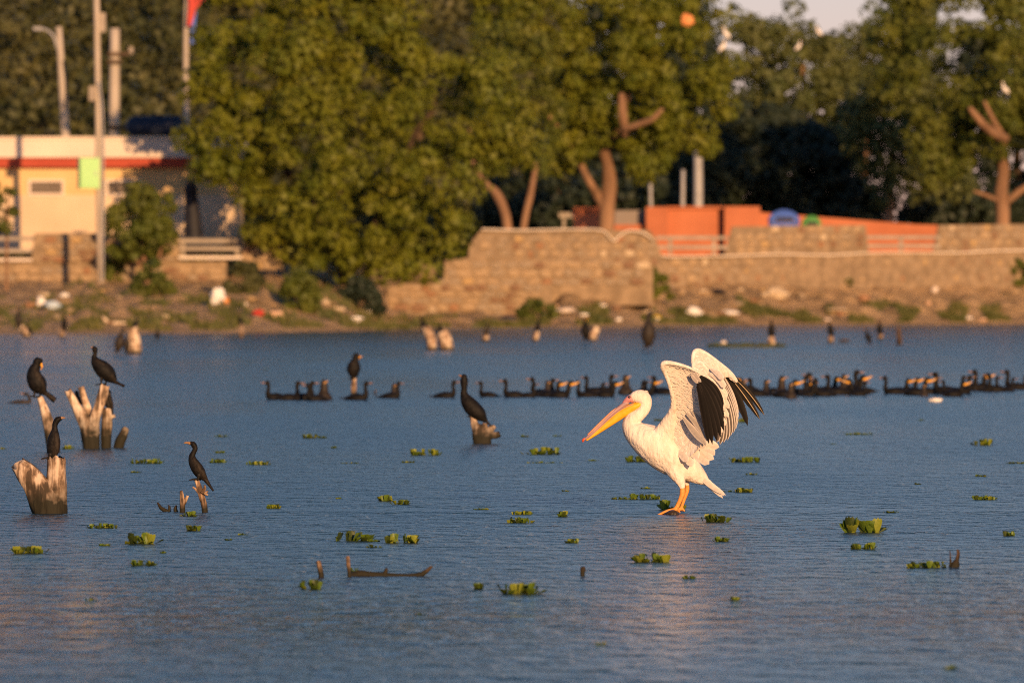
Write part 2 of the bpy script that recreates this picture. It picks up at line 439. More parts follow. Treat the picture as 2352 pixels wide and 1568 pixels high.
MT['pel_rim'] = mat('pelican_bill_rim', (0.66, 0.27, 0.14), (0.72, 0.34, 0.18), scale=14, rough=0.45, spec=0.35)
MT['pel_nail'] = mat('pelican_bill_nail', (0.55, 0.08, 0.04), (0.6, 0.1, 0.05), scale=14, rough=0.4)
MT['pel_leg'] = mat('pelican_leg', (0.62, 0.24, 0.05), (0.74, 0.33, 0.08), scale=70, rough=0.55, bump=0.002)
MT['vane_white'] = vane_mat('white_feather', (0.70, 0.62, 0.55), (0.82, 0.75, 0.68), trans=0.25)
MT['vane_grey'] = vane_mat('grey_white_feather', (0.40, 0.35, 0.31), (0.60, 0.53, 0.47), trans=0.2)
MT['vane_sec'] = vane_mat('banded_secondary', (0.085, 0.07, 0.062), (0.66, 0.59, 0.52), p0=0.45, p1=0.95)
MT['vane_black'] = vane_mat('black_primary', (0.008, 0.0065, 0.006), (0.022, 0.018, 0.016), rough=0.6)
MT['vane_blackshaft'] = vane_mat('black_primary_pale_shaft', (0.008, 0.0065, 0.006), (0.018, 0.015, 0.013), rough=0.6, shaft=(0.75, 0.55, 0.32))

# ------------------------------------------------------------------ terrain tables
SHORE = [(-900, 776), (-300, 770), (0, 768), (500, 766), (900, 758), (1300, 752), (1700, 747), (2352, 743), (2700, 741), (3300, 739)]
BACK = [(-900, 268, 648), (0, 268, 648), (420, 268, 648), (600, 271, 625), (800, 280, 602), (880, 283, 680), (900, 283.6, 722), (1260, 285, 722), (1290, 289.5, 655), (1520, 297, 650), (2000, 305, 652), (2352, 311, 648), (2700, 316, 648), (3300, 326, 648)]
sx = np.array([at(x, y, wd(y)).x for x, y in SHORE]); sdist = np.array([wd(y) for x, y in SHORE])
bx = np.array([at(x, y, d).x for x, d, y in BACK]); bdist = np.array([d for x, d, y in BACK]); bz = np.array([at(x, y, d).z for x, d, y in BACK])
def shore_d(X): return np.interp(X, sx, sdist)
def back_d(X): return np.interp(X, bx, bdist)
def bank_z(X, Y):
    a = float(shore_d(X)); b = float(back_d(X)); zt = float(np.interp(X, bx, bz))
    t = (Y - a) / (b - a)
    if t < 0: return t * 1.2 * (1 if t > -0.2 else 1) * 0.5
    tt = min(t, 1.0)
    z = zt * (0.12 * min(tt / 0.12, 1) + 0.88 * max(0, (tt - 0.12) / 0.88) ** 1.15)
    n = noise.noise(Vector((X * 0.45, Y * 0.2, 0.3))) * 0.16 + abs(noise.noise(Vector((X * 0.9, Y * 0.45, 4.3)))) * 0.42 + noise.noise(Vector((X * 2.2, Y * 1.1, 8.3))) * 0.12 - 0.08
    return z + n * min(1, tt * 4) + 0.01
def ground_hit(x, y):
    """where the line of sight through a pixel meets the bank"""
    prev = None
    for d in np.arange(225, 330, 0.25):
        p = at(x, y, d)
        if d > back_d(p.x): return at(x, y, float(back_d(p.x)))
        if d > shore_d(p.x) and p.z <= bank_z(p.x, d): return Vector((p.x, d, bank_z(p.x, d)))
    return at(x, y, 280)

# ------------------------------------------------------------------ setting: water, bank, upper ground, hill
wv = [(-400, -80, 0), (400, -80, 0), (400, 330, 0), (-400, 330, 0)]
me = np_mesh('lake_water', wv, [(0, 1, 2, 3)])
tag(link_mesh('water', me, MT['water']), kind='structure')

xs = np.concatenate([np.linspace(-60, -26, 18, endpoint=False), np.linspace(-26, 26, 300), np.linspace(26, 60, 18)[1:]])
ts = np.concatenate([np.linspace(-0.25, 0, 5, endpoint=False), np.linspace(0, 1, 110)])
V = []
for t in ts:
    for X in xs:
        a = float(shore_d(X)); b = float(back_d(X))
        a += 0.8 * noise.noise(Vector((X * 0.35, 0, 7)))
        Y = a + t * (b - a) + (1.0 if t == 1.0 else 0)
        V.append((X, Y, bank_z(X, Y) if t > -0.01 else t * 2.2))
nx = len(xs)
Q = [(j * nx + i, j * nx + i + 1, (j + 1) * nx + i + 1, (j + 1) * nx + i) for j in range(len(ts) - 1) for i in range(nx - 1)]
tag(link_mesh('lake_bank', np_mesh('lake_bank', V, Q, True), MT['bank']), kind='structure')

def up_z(X): return float(np.interp(X, [-20, -2, 4, 20], [2.25, 2.35, 2.5, 2.6]))
V = []; Q = []
for j, t in enumerate([-1, 0, 3, 10, 25, 60, 200, 800, 3500]):
    for i, X in enumerate(np.linspace(-60, 60, 61)):
        Xw = X * (1 + max(t, 0) / 40)
        V.append((Xw, back_d(X) + 3.2 + max(t, 0), -0.5 if t < 0 else up_z(X) - 0.02))
Q = [(j * 61 + i, j * 61 + i + 1, (j + 1) * 61 + i + 1, (j + 1) * 61 + i) for j in range(8) for i in range(60)]
tag(link_mesh('ground', np_mesh('upper_ground', V, Q, False), MT['ground']), kind='structure')

def hill_z(X, Y):
    xd = CX + X / Y * F
    side = np.interp(xd, [700, 1150, 1500, 1750], [1.0, 0.8, 0.12, 0.0])
    return 2.0 + max(0.0, Y - 335) * 0.21 * side + 1.2 * noise.noise(Vector((X * 0.06, Y * 0.06, 1)))
hx = np.linspace(-110, 60, 60); hy = np.linspace(330, 520, 40)
V = [(X, Y, hill_z(X, Y)) for Y in hy for X in hx]
Q = [(j * 60 + i, j * 60 + i + 1, (j + 1) * 60 + i + 1, (j + 1) * 60 + i) for j in range(39) for i in range(59)]
tag(link_mesh('hill', np_mesh('hill', V, Q, True), MT['hill']), kind='structure')

# ------------------------------------------------------------------ foliage
def leaves_mesh(name, centres, radii, per, size, flat=0.8, up=0.25):
    """leaf-sized kites spread through round clumps"""
    n = len(centres) * per
    c = np.repeat(np.asarray(centres), per, axis=0); r = np.repeat(np.asarray(radii), per)
    dirs = rng.normal(size=(n, 3)); dirs /= np.linalg.norm(dirs, axis=1)[:, None]
    rad = r * (0.62 + 0.40 * rng.random(n))
    off = dirs * rad[:, None]; off[:, 2] *= flat
    pos = c + off
    nrm = dirs + 0.4 * rng.normal(size=(n, 3)); nrm[:, 2] += up
    nrm /= np.linalg.norm(nrm, axis=1)[:, None]
    a = rng.normal(size=(n, 3)); a[:, 2] -= 0.6
    a -= nrm * np.sum(a * nrm, axis=1)[:, None]; a /= np.linalg.norm(a, axis=1)[:, None]
    b = np.cross(nrm, a)
    s = size * (0.6 + 0.8 * rng.random(n))
    L = (a * s[:, None]); W = b * (s * 0.36)[:, None]
    v = np.stack([pos - L * 0.5, pos + W, pos + L * 0.6, pos - W], axis=1).reshape(-1, 3)
    q = np.arange(n * 4).reshape(n, 4)
    return np_mesh(name, v, q)

def poly_clumps(poly, n, depth, rmin, rmax, inset=0.25, front=0.6):
    """clump centres inside an outline given in metres (x, z); depth follows the distance to the outline"""
    P = np.asarray(poly); lo = P.min(0); hi = P.max(0)
    A = P; B = np.roll(P, -1, axis=0)
    out = []; rad = []
    while len(out) < n:
        p = lo + (hi - lo) * rng.random(2)
        cross = ((A[:, 1] > p[1]) != (B[:, 1] > p[1])) & (p[0] < (B[:, 0] - A[:, 0]) * (p[1] - A[:, 1]) / (B[:, 1] - A[:, 1] + 1e-9) + A[:, 0])
        if cross.sum() % 2 == 0: continue
        ab = B - A; t = np.clip(((p - A) * ab).sum(1) / ((ab ** 2).sum(1) + 1e-9), 0, 1)
        de = np.sqrt((((A + ab * t[:, None]) - p) ** 2).sum(1)).min()
        if de < inset: continue
        hyd = min(depth, 0.4 + de * 0.95)
        y = hyd * math.sqrt(rng.random()) * (-1 if rng.random() < front else 1)
        out.append((p[0], y, p[1])); rad.append(rmin + (rmax - rmin) * rng.random())
    return out, rad

def tree(name, label, base, d, limbs, poly, n, per, leaf, bark, size=0.2, depth=3.5, rmin=0.45, rmax=0.85, group=None, cat='tree', flat=0.8, inset=0.3, dy=0.0):
    root = empty(name, at(base[0], base[1], d), label, cat, group)
    s = F / d
    def loc(x, y): return ((x - base[0]) / s, (base[1] - y) / s)
    mb = MB()
    for lm in limbs:
        pts = []
        for q in lm:
            X, Z = loc(q[0], q[1]); yy = q[3] if len(q) > 3 else 0.0
            pts.append((X, yy, Z, q[2] / s, q[2] / s))
        loft(mb, pts, k=9, sub=4, jitter=lambda t, a, c: 1 + 0.12 * noise.noise(c * 2.0 + Vector((a, 0, 0))))
    if mb.v: mb.build('trunk', bark, root)
    P = [loc(x, y) for x, y in poly]
    c, r = poly_clumps(P, n, depth, rmin, rmax, inset)
    c = [(a, b + dy, e) for a, b, e in c]
    link_mesh('crown', leaves_mesh('crown', c, r, per, size, flat), leaf, root)
    return root

# big neem over the wall
tree('neem_tree', 'huge spreading neem tree drooping over the bank beside the cream building', (800, 690), 270,
     [[(800, 700, 17), (792, 640, 15), (770, 560, 14, -0.3), (720, 470, 11, -0.8), (650, 380, 8, -1)], [(795, 650, 12), (840, 560, 11, 0.2), (900, 440, 10), (980, 280, 8), (1020, 180, 5)], [(770, 560, 9), (780, 400, 8), (760, 240, 6), (740, 120, 4)],
      [(930, 400, 6, -2.6), (955, 310, 5, -3.2), (1000, 268, 4, -3.6)]],
     [(450, 60), (470, -70), (900, -80), (960, 0), (960, 110), (1060, 130), (1150, 120), (1230, 180), (1250, 300), (1240, 390), (1130, 400), (1100, 450), (1125, 500), (1070, 570), (1010, 600), (990, 640), (880, 655), (800, 640), (740, 650), (650, 600), (560, 570), (520, 500), (545, 440), (430, 420), (400, 330), (430, 280), (420, 180)],
     250, 170, MT['leaf'], MT['bark_dark'], depth=4.2, rmin=0.5, rmax=1.0, dy=-2.5)
# slim twin trunks behind the wall with their own crown
tree('neem_tree', 'slim neem with two leaning brown trunks behind the high wall', (1168, 530), 297,
     [[(1168, 545, 12), (1160, 490, 11), (1140, 445, 11), (1120, 425, 9), (1090, 380, 7, 0.4), (1080, 300, 6, 0.8)], [(1200, 545, 9), (1208, 490, 8), (1218, 450, 8), (1230, 380, 6, 0.3)]],
     [(1060, 400), (1050, 200), (1100, 60), (1200, 20), (1290, 100), (1300, 300), (1270, 430), (1200, 440)],
     90, 80, MT['leaf2'], MT['bark'], depth=2.5, dy=2.0)
tree('neem_tree', 'tall neem with forked sunlit trunk rising behind the orange wall', (1395, 525), 303,
     [[(1392, 540, 19), (1395, 470, 18), (1400, 420, 17), (1396, 380, 13), (1390, 345, 13), (1420, 300, 12), (1430, 260, 11, -0.6), (1440, 215, 9, -0.4), (1470, 100, 6)],
      [(1385, 470, 12), (1370, 445, 11), (1352, 415, 9, -0.5), (1330, 370, 8), (1310, 335, 9, -0.6), (1285, 305, 8, -0.3), (1250, 240, 5)],
      [(1432, 300, 8, -2.8), (1470, 288, 8, -3.4), (1495, 278, 7, -3.8), (1515, 258, 5, -4)], [(1432, 310, 10, -2.4), (1428, 270, 11, -3), (1425, 225, 8, -3)]],
     [(1080, 120), (1070, -60), (1660, -70), (1700, 40), (1690, 120), (1715, 200), (1700, 280), (1650, 290), (1660, 350), (1600, 400), (1540, 380), (1500, 420), (1440, 415), (1420, 350), (1360, 350), (1330, 400), (1270, 410), (1230, 330), (1250, 200), (1180, 130)],
     190, 170, MT['leaf'], MT['bark'], depth=3.6, inset=0.35)
tree('neem_tree', 'tall neem with bare forked lower trunk standing behind the last parapet', (2305, 520), 316,
     [[(2303, 540, 17), (2303, 480, 16), (2300, 440, 15), (2305, 390, 13), (2300, 330, 11), (2330, 200, 9), (2350, 60, 6)], [(2305, 470, 9), (2340, 440, 9, -0.4), (2380, 410, 8, -0.6), (2430, 330, 6)], [(2295, 462, 6), (2265, 450, 5, -0.5), (2235, 440, 3, -0.8)],
      [(2300, 320, 11, -2.5), (2275, 312, 11, -3.2), (2245, 290, 10, -3.8), (2215, 256, 6, -4.2)], [(2290, 310, 7, -2.8), (2268, 275, 6, -3.2), (2250, 240, 4, -3.4)]],
     [(1990, 120), (1950, 60), (2050, -60), (2480, -60), (2520, 300), (2450, 400), (2350, 380), (2320, 350), (2290, 400), (2240, 400), (2220, 440), (2130, 440), (2080, 400), (2060, 300), (2000, 260)],
     190, 170, MT['leaf2'], MT['bark'], depth=4, rmin=0.5, rmax=0.95, inset=0.4)
tree('distant_tree', 'rounded pale green tree beyond the sloping orange parapet', (2040, 525), 338,
     [[(2040, 540, 12), (2045, 440, 10), (2050, 330, 8), (2060, 240, 5)]],
     [(1990, 150), (2100, 120), (2180, 260), (2260, 420), (2180, 470), (2120, 450), (2070, 490), (2010, 480), (2000, 430), (1930, 350), (1930, 240)],
     130, 80, MT['leaf3'], MT['bark'], depth=3, size=0.24, rmin=0.55, rmax=0.95)
tree('distant_tree', 'tall distant tree whose uneven top stands against the sky', (1850, 525), 372,
     [[(1850, 540, 12), (1845, 400, 10), (1850, 250, 8), (1840, 120, 5)]],
     [(1670, 60), (1710, 30), (1760, 55), (1800, 45), (1810, 0), (1850, -10), (1870, 45), (1905, 50), (1960, 120), (2000, 200), (1990, 330), (1900, 340), (1780, 330), (1690, 300), (1690, 180)],
     170, 80, MT['leaf3'], MT['bark'], depth=3.5, size=0.26, rmin=0.5, rmax=0.95)
tree('distant_tree', 'dark green treetop showing below the open sky behind the big neem', (1985, 525), 385,
     [[(1985, 540, 10), (1990, 300, 8), (2000, 150, 5)]],
     [(1930, 60), (1990, 30), (2050, 10), (2110, -40), (2160, -40), (2160, 200), (2050, 260), (1960, 240), (1910, 130)],
     90, 80, MT['leaf3'], MT['bark'], depth=3, size=0.26, rmin=0.55, rmax=1.0)
tree('dark_tree', 'dense tree mass behind the orange wall, shade put into its dark leaf colour', (1800, 530), 345,
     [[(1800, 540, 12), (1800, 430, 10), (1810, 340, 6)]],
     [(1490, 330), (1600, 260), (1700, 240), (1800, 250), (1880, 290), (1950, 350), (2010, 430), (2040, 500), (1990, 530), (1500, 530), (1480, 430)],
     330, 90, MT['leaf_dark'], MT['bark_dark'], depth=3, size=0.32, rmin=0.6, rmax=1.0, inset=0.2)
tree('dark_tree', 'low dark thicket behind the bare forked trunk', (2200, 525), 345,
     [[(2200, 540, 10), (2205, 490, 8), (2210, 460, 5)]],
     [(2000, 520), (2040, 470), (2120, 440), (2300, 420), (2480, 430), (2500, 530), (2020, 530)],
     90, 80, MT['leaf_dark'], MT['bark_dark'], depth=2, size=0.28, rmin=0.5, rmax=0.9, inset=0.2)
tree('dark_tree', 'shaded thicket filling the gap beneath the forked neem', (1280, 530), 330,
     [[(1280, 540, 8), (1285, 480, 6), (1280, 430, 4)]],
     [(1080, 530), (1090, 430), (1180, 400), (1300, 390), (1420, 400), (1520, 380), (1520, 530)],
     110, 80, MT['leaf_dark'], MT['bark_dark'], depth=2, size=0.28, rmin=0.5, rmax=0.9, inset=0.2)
tree('small_tree', 'small bushy tree on a thin trunk against the rubble wall', (338, 668), 266.3,
     [[(338, 680, 6), (336, 640, 5.5), (330, 590, 5), (325, 520, 4)], [(336, 640, 4), (360, 600, 3.5), (375, 560, 3)], [(332, 620, 3.5), (300, 580, 3), (285, 540, 2.5)]],
     [(250, 480), (290, 430), (325, 412), (370, 430), (405, 460), (415, 520), (405, 570), (370, 600), (330, 595), (280, 610), (255, 600), (240, 540)],
     80, 80, MT['leaf2'], MT['bark'], size=0.15, depth=1.2, rmin=0.22, rmax=0.42, inset=0.12)
tree('small_tree', 'sparse sapling growing before the cream building wall', (15, 660), 261,
     [[(15, 670, 4), (15, 600, 3.5), (16, 520, 3), (18, 450, 2)]],
     [(-40, 430), (0, 408), (30, 425), (55, 450), (65, 470), (40, 500), (20, 540), (-30, 540)],
     26, 60, MT['bush'], MT['bark'], size=0.14, depth=0.8, rmin=0.15, rmax=0.3, inset=0.1)

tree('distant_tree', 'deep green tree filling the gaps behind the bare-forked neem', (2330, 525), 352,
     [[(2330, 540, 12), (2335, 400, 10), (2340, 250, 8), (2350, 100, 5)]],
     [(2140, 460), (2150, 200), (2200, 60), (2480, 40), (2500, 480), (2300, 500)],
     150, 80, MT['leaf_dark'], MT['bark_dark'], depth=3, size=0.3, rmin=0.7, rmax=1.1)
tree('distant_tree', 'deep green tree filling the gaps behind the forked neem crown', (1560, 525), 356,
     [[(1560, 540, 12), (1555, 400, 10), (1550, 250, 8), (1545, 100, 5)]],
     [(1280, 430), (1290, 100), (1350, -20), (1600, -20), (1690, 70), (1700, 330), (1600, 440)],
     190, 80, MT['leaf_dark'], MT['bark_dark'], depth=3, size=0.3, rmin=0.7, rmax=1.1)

# scrub forest on the hill behind: one mass
cs = []; rs_ = []
for i in range(2600):
    d = 338 + 120 * rng.random() ** 1.3
    xd = rng.uniform(-250, 1350)
    X = (xd - CX) / F * d
    z = hill_z(X, d)
    hh = rng.uniform(0.4, 3.2)
    cs.append((X, d, z + hh)); rs_.append(rng.uniform(0.7, 1.4))
tag(link_mesh('hill_scrub', leaves_mesh('hill_scrub', cs, rs_, 42, 0.42), MT['leaf_scrub']), 'dry olive scrub and trees covering the hillside beyond the building', 'scrub', kind='stuff')

# grass along the water's edge: one mass
n = 26000
gx = rng.uniform(-21, 23, n)
V = np.zeros((n, 4, 3), dtype=np.float32)
keep = []
for i in range(n):
    X = gx[i]; a = float(shore_d(X)); b = float(back_d(X))
    dens = noise.noise(Vector((X * 0.5, 2.0, 0)))
    left = X < -3
    lim = (0.75 if left else 0.42) + 0.3 * dens
    t = 0.05 + lim * rng.random() ** 1.3
    Y = a + t * (b - a)
    if noise.noise(Vector((X * 0.8, Y * 0.28, 9.0))) < (-0.08 if left else 0.0) + 0.25 * t: continue
    z = bank_z(X, Y) - 0.02
    hgt = rng.uniform(0.06, 0.22) * (1.5 if left and rng.random() < .2 else 1)
    w = rng.uniform(0.03, 0.07); ax = rng.uniform(-0.7, 0.7)
    lean = rng.uniform(-0.12, 0.12)
    V[i] = [(X - w * math.cos(ax), Y - w * math.sin(ax), z), (X + w * math.cos(ax), Y + w * math.sin(ax), z), (X + lean + 0.01, Y + lean, z + hgt), (X + lean - 0.01, Y + lean, z + hgt)]
    keep.append(i)
V = V[keep].reshape(-1, 3)
tag(link_mesh('bank_grass', np_mesh('bank_grass', V, np.arange(len(V)).reshape(-1, 4)), MT['grass']), 'low green grass along the edge of the lake bank', 'grass', kind='stuff')

def bush(label, x0, x1, ytop, ybase, n, leafm=None, size=0.16, name='bush'):
    b = ground_hit((x0 + x1) / 2, ybase)
    d = b.y; s = F / d
    root = empty(name, b, label, 'bush', 'bushes on the bank')
    mb = MB()
    w = (x1 - x0) / s; h = (ybase - ytop) / s
    cs = []; rr = []
    for i in range(n):
        u = rng.uniform(-0.5, 0.5); v = rng.random()
        cs.append((u * w * (1 - 0.4 * v), rng.uniform(-0.3, 0.3) * w * 0.6, v * h * (1 - 1.2 * u * u))); rr.append(0.13 * min(w, h) + 0.08)
    for i in range(5):
        e = cs[i]
        loft(mb, [(0, 0, -0.1, .03, .03), (e[0] * .5, e[1] * .5, e[2] * .5, .02, .02), (e[0], e[1], e[2], .01, .01)], k=5, sub=2)
    mb.build('stem', MT['bark_dark'], root)
    link_mesh('foliage', leaves_mesh('foliage', cs, rr, 45, size), leafm or MT['bush'], root)
    return root
bush('rounded dark green bush at the foot of the wall near the hose end', 1450, 1545, 622, 682, 34, MT['leaf2'])
bush('bright green shrub with upright shoot growing from the retaining wall', 1885, 1950, 590, 650, 26)
bush('wide bright shrub by the wall below the last parapet', 2270, 2380, 598, 656, 40)
bush('straggly green shrub between the small tree and the pole', 238, 300, 560, 640, 30, MT['leaf2'])
bush('scrubby bush on the slope under the small tree', 300, 400, 600, 680, 30, MT['bush'])
bush('brownish bush below the railing gap by the dark pillar', 520, 610, 600, 670, 26, MT['leaf_scrub'])
bush('dark bush in the shade under the huge neem', 640, 740, 620, 715, 40, MT['leaf2'])
bush('shadowed bush beside the stepped stone footing', 770, 880, 640, 715, 44, MT['leaf_dark'])
bush('low green bush on the earth beside the stepped footing', 1180, 1290, 690, 735, 30, MT['bush'], name='bush')

# ------------------------------------------------------------------ stone walls
def make_stone(seed):
    r = random.Random(seed)
    mb = MB()
    # a squared, uneven block: 8-sided front that bulges
    k = 8
    outline = []
    for j in range(k):
        a = 2 * math.pi * (j + 0.5) / k
        c, s_ = math.cos(a), math.sin(a)
        q = 0.5 / max(abs(c), abs(s_)) * (0.88 + 0.14 * r.random()) * (0.93 if abs(abs(c) - abs(s_)) < 0.2 else 1)
        outline.append((c * q, s_ * q))
    r0 = [Vector((x, 0.5, z)) for x, z in outline]
    r1 = [Vector((x, -0.18 + 0.15 * r.random(), z)) for x, z in outline]
    r2 = [Vector((x * 0.72, -0.5 + 0.25 * r.random(), z * 0.72)) for x, z in outline]
    mb.rings([r0, r1, r2])
    return mb
SM = []
for i in range(24):
    mb = make_stone(i)
    me = bpy.data.meshes.new('stone'); me.from_pydata(mb.v, [], mb.f)
    me.materials.append(STONE[[0, 1, 0, 3, 1, 1, 0, 5, 1, 4, 0, 3, 0, 1, 2, 1, 0, 3, 1, 0, 1, 0, 3, 0][i % 24]]); me.update()
    SM.append(me)

def inside(p, poly):
    c = False; n = len(poly)
    for i in range(n):
        a = poly[i]; b = poly[(i + 1) % n]
        if (a[1] > p[1]) != (b[1] > p[1]) and p[0] < (b[0] - a[0]) * (p[1] - a[1]) / (b[1] - a[1]) + a[0]: c = not c
    return c

def face_stones(root, name, poly, dfun, thick, row=0.3, wlo=0.3, whi=0.62, budget=300, bury=0.0):
    """mortar core (one part) plus individual stones; poly in picture pixels, dfun gives the distance of the face"""
    o = root.location
    mb = MB()
    ym = (min(y for x, y in poly) + max(y for x, y in poly)) / 2
    mb.prism([at(x, y + (bury if y > ym else 0), dfun(x)) - o for x, y in poly], thick)
    core = mb.build(name, MT['mortar'], root, smooth=False)
    dm = sum(dfun(x) for x, y in poly) / len(poly); s = F / dm
    y0 = min(y for x, y in poly); y1 = max(y for x, y in poly); x0 = min(x for x, y in poly); x1 = max(x for x, y in poly)
    y = y1; cnt = 0
    while y > y0 and cnt < budget:
        rh = row * random.uniform(0.8, 1.25)
        x = x0 + random.uniform(-0.3, 0) * s
        while x < x1 and cnt < budget:
            w = random.uniform(wlo, whi)
            cx = x + w * s / 2; cy = y - rh * s / 2
            hw = w * s / 2 * 0.8; hh = rh * s / 2 * 0.8
            if all(inside(q, poly) for q in ((cx - hw, cy - hh), (cx + hw, cy - hh), (cx - hw, cy + hh), (cx + hw, cy + hh))):
                st = bpy.data.objects.new('stone', random.choice(SM))
                COL.objects.link(st); st.parent = root
                st.location = at(cx, cy, dfun(cx)) - o + Vector((0, random.uniform(-0.03, 0.01), random.uniform(-0.02, 0.02)))
                st.scale = (w * random.uniform(0.86, 1.0) * random.choice((1, -1)), 0.16, rh * random.uniform(0.8, 1.0))
                st.rotation_euler = (0, random.uniform(-0.08, 0.08), 0)
                cnt += 1
            x += w * s * 0.97
        y -= rh * s * 0.95
    return core

dl = lambda x: 268.0
wall = empty('stone_wall', at(200, 650, 268), 'old rubble stone wall with parapet blocks in front of the cream building', 'wall')
face_stones(wall, 'retaining_wall', [(-200, 660), (-200, 602), (430, 602), (520, 600), (520, 655), (400, 665)], dl, 1.0, row=0.3, budget=130, bury=30)
face_stones(wall, 'parapet', [(72, 602), (80, 536), (410, 536), (412, 602)], lambda x: 267.9, 0.5, row=0.26, budget=120)
face_stones(wall, 'parapet', [(552, 600), (565, 548), (640, 548), (650, 620), (560, 620)], lambda x: 267.9, 0.5, row=0.26, budget=30)
for x0, x1, y in ((-200, 74, 600), (410, 556, 595)):
    mb = MB(); p = at(x0, y, 267.8) - wall.location; q = at(x1, y - 7, 267.8) - wall.location
    mb.box((p.x, p.y - 0.08, p.z), (q.x, p.y + 0.5, q.z)); mb.build('coping', MT['parapet'], wall, smooth=False)

dA = lambda x: 283.5
wall = empty('stone_footing', at(1080, 725, 283.5), 'stepped rubble footing with loose ledges at the lake edge under the high wall', 'wall')
face_stones(wall, 'lower_ledge', [(890, 732), (888, 660), (930, 652), (1270, 652), (1272, 732)], dA, 3.0, row=0.28, wlo=0.35, whi=0.7, budget=150, bury=25)
face_stones(wall, 'middle_ledge', [(930, 656), (935, 642), (1018, 636), (1022, 598), (1076, 592), (1500, 600), (1500, 656)], lambda x: 286.0, 2.6, row=0.3, wlo=0.4, whi=0.75, budget=150, bury=45)
dC = lambda x: 288.5 + (x - 1100) / 400 * 6
wall = empty('stone_wall', at(1290, 600, 291), 'high plastered rubble wall with a sagging pale hose along its top', 'wall')
face_stones(wall, 'wall_core', [(1070, 640), (1078, 560), (1105, 528), (1490, 528), (1506, 545), (1520, 590), (1530, 650), (1280, 668)], dC, 1.4, row=0.32, wlo=0.35, whi=0.7, budget=230, bury=30)

dR = lambda x: 296.5 + (x - 1520) / 832 * 14
wall = empty('stone_wall', at(1930, 650, 303.5), 'long rubble retaining wall with trapezoid parapet blocks beyond the hose hump', 'wall')
face_stones(wall, 'retaining_wall', [(1505, 672), (1512, 590), (2500, 578), (2500, 662)], dR, 1.2, row=0.33, wlo=0.35, whi=0.72, budget=150, bury=25)
face_stones(wall, 'parapet', [(1662, 588), (1682, 520), (1988, 517), (1996, 584)], lambda x: dR(x) - 0.12, 0.6, row=0.3, budget=70)
face_stones(wall, 'parapet', [(2144, 582), (2156, 517), (2500, 513), (2500, 578)], lambda x: dR(x) - 0.12, 0.6, row=0.3, budget=75)

def railing(label, x0, x1, ys, d, posts):
    root = empty('railing', at((x0 + x1) / 2, max(ys) + 14, d), label, 'railing', 'concrete railings between parapet blocks')
    s = F / d
    for y in ys:
        mb = MB(); p = at(x0, y, d) - root.location; q = at(x1, y, d) - root.location
        mb.box((p.x, -0.06, p.z - 0.07), (q.x, 0.06, p.z + 0.07)); mb.build('rail', MT['rail'], root, smooth=False)
    for x in posts:
        mb = MB(); p = at(x, max(ys) + 16, d) - root.location; q = at(x, min(ys) - 4, d) - root.location
        mb.box((p.x - 0.07, 0.064, p.z), (p.x + 0.07, 0.2, q.z)); mb.build('post', MT['rail'], root, smooth=False)
railing('pale two-bar railing left of the rubble parapet before the cream building', -150, 82, (548, 576), 268.2, (-100, -20))
railing('pale two-bar railing in front of the black pillar', 405, 560, (553, 571), 268.2, (420, 545))
railing('pale two-bar railing across the gap before the orange wall', 1508, 1672, (546, 568), dR(1590) + 0.3, (1540, 1640))
railing('pale two-bar railing in the gap below the sloping orange parapet', 1984, 2160, (545, 565), dR(2070) + 0.3, (2070,))

# pale hose lying along the wall top
mb = MB()
pts = []
for x, y in [(1108, 527), (1200, 529), (1300, 527), (1375, 528), (1395, 538), (1410, 553), (1425, 540), (1445, 530), (1475, 534), (1498, 550), (1512, 575), (1524, 588), (1600, 589), (1700, 587), (1800, 584), (1900, 586), (2000, 581), (2100, 580), (2200, 581), (2300, 576), (2420, 576)]:
    d = dC(x) - 0.22 if x < 1505 else dR(x) - 0.3
    p = at(x, y, d); pts.append((p.x, p.y, p.z, 0.045, 0.045))
loft(mb, pts, k=7, sub=4)
tag(mb.build('hose', MT['rope']), 'long pale hose sagging along the top of the stone walls', 'hose')

# ------------------------------------------------------------------ orange wall, bins, posts
def dbox(mb, x0, x1, y0, y1, d, depth, o, proud=0.0):
    p = at(x0, y1, d) - o; q = at(x1, y0, d) - o
    mb.box((p.x, p.y - proud, p.z), (q.x, p.y + depth, q.z))
ow = empty('orange_wall', at(1540, 590, 318), 'orange painted compound wall with stepped blocks and a sloping parapet', 'wall')
o = ow.location
for nm, x0, x1, y0, y1, d, dep, m in (('wall_panel', 1318, 1384, 480, 590, 318.0, 0.5, 'orange'), ('grey_gate', 1384, 1484, 483, 516, 318.4, 0.2, 'grey'), ('gate_base', 1384, 1484, 516, 590, 318.0, 0.5, 'orange'),
                                      ('pillar', 1484, 1534, 475, 590, 317.3, 0.8, 'orange'), ('wall_panel', 1534, 1664, 478, 590, 318.0, 0.5, 'orange'), ('pillar', 1664, 1746, 474, 590, 317.2, 0.8, 'orange')):
    mb = MB(); dbox(mb, x0, x1, y0, y1, d, dep, o); mb.build(nm, MT[m], ow, smooth=False)
for x0, x1, y in ((1316, 1386, 477), (1534, 1664, 475)):
    mb = MB(); dbox(mb, x0, x1, y - 1, y + 4, 317.8, 0.9, o); mb.build('coping', MT['orange'], ow, smooth=False)
mb = MB(); mb.prism([at(x, y, 318.2) - o for x, y in ((1746, 590), (1746, 488), (1800, 492), (2110, 516), (2260, 519), (2260, 590))], 0.4); mb.build('sloping_parapet', MT['orange'], ow, smooth=False)

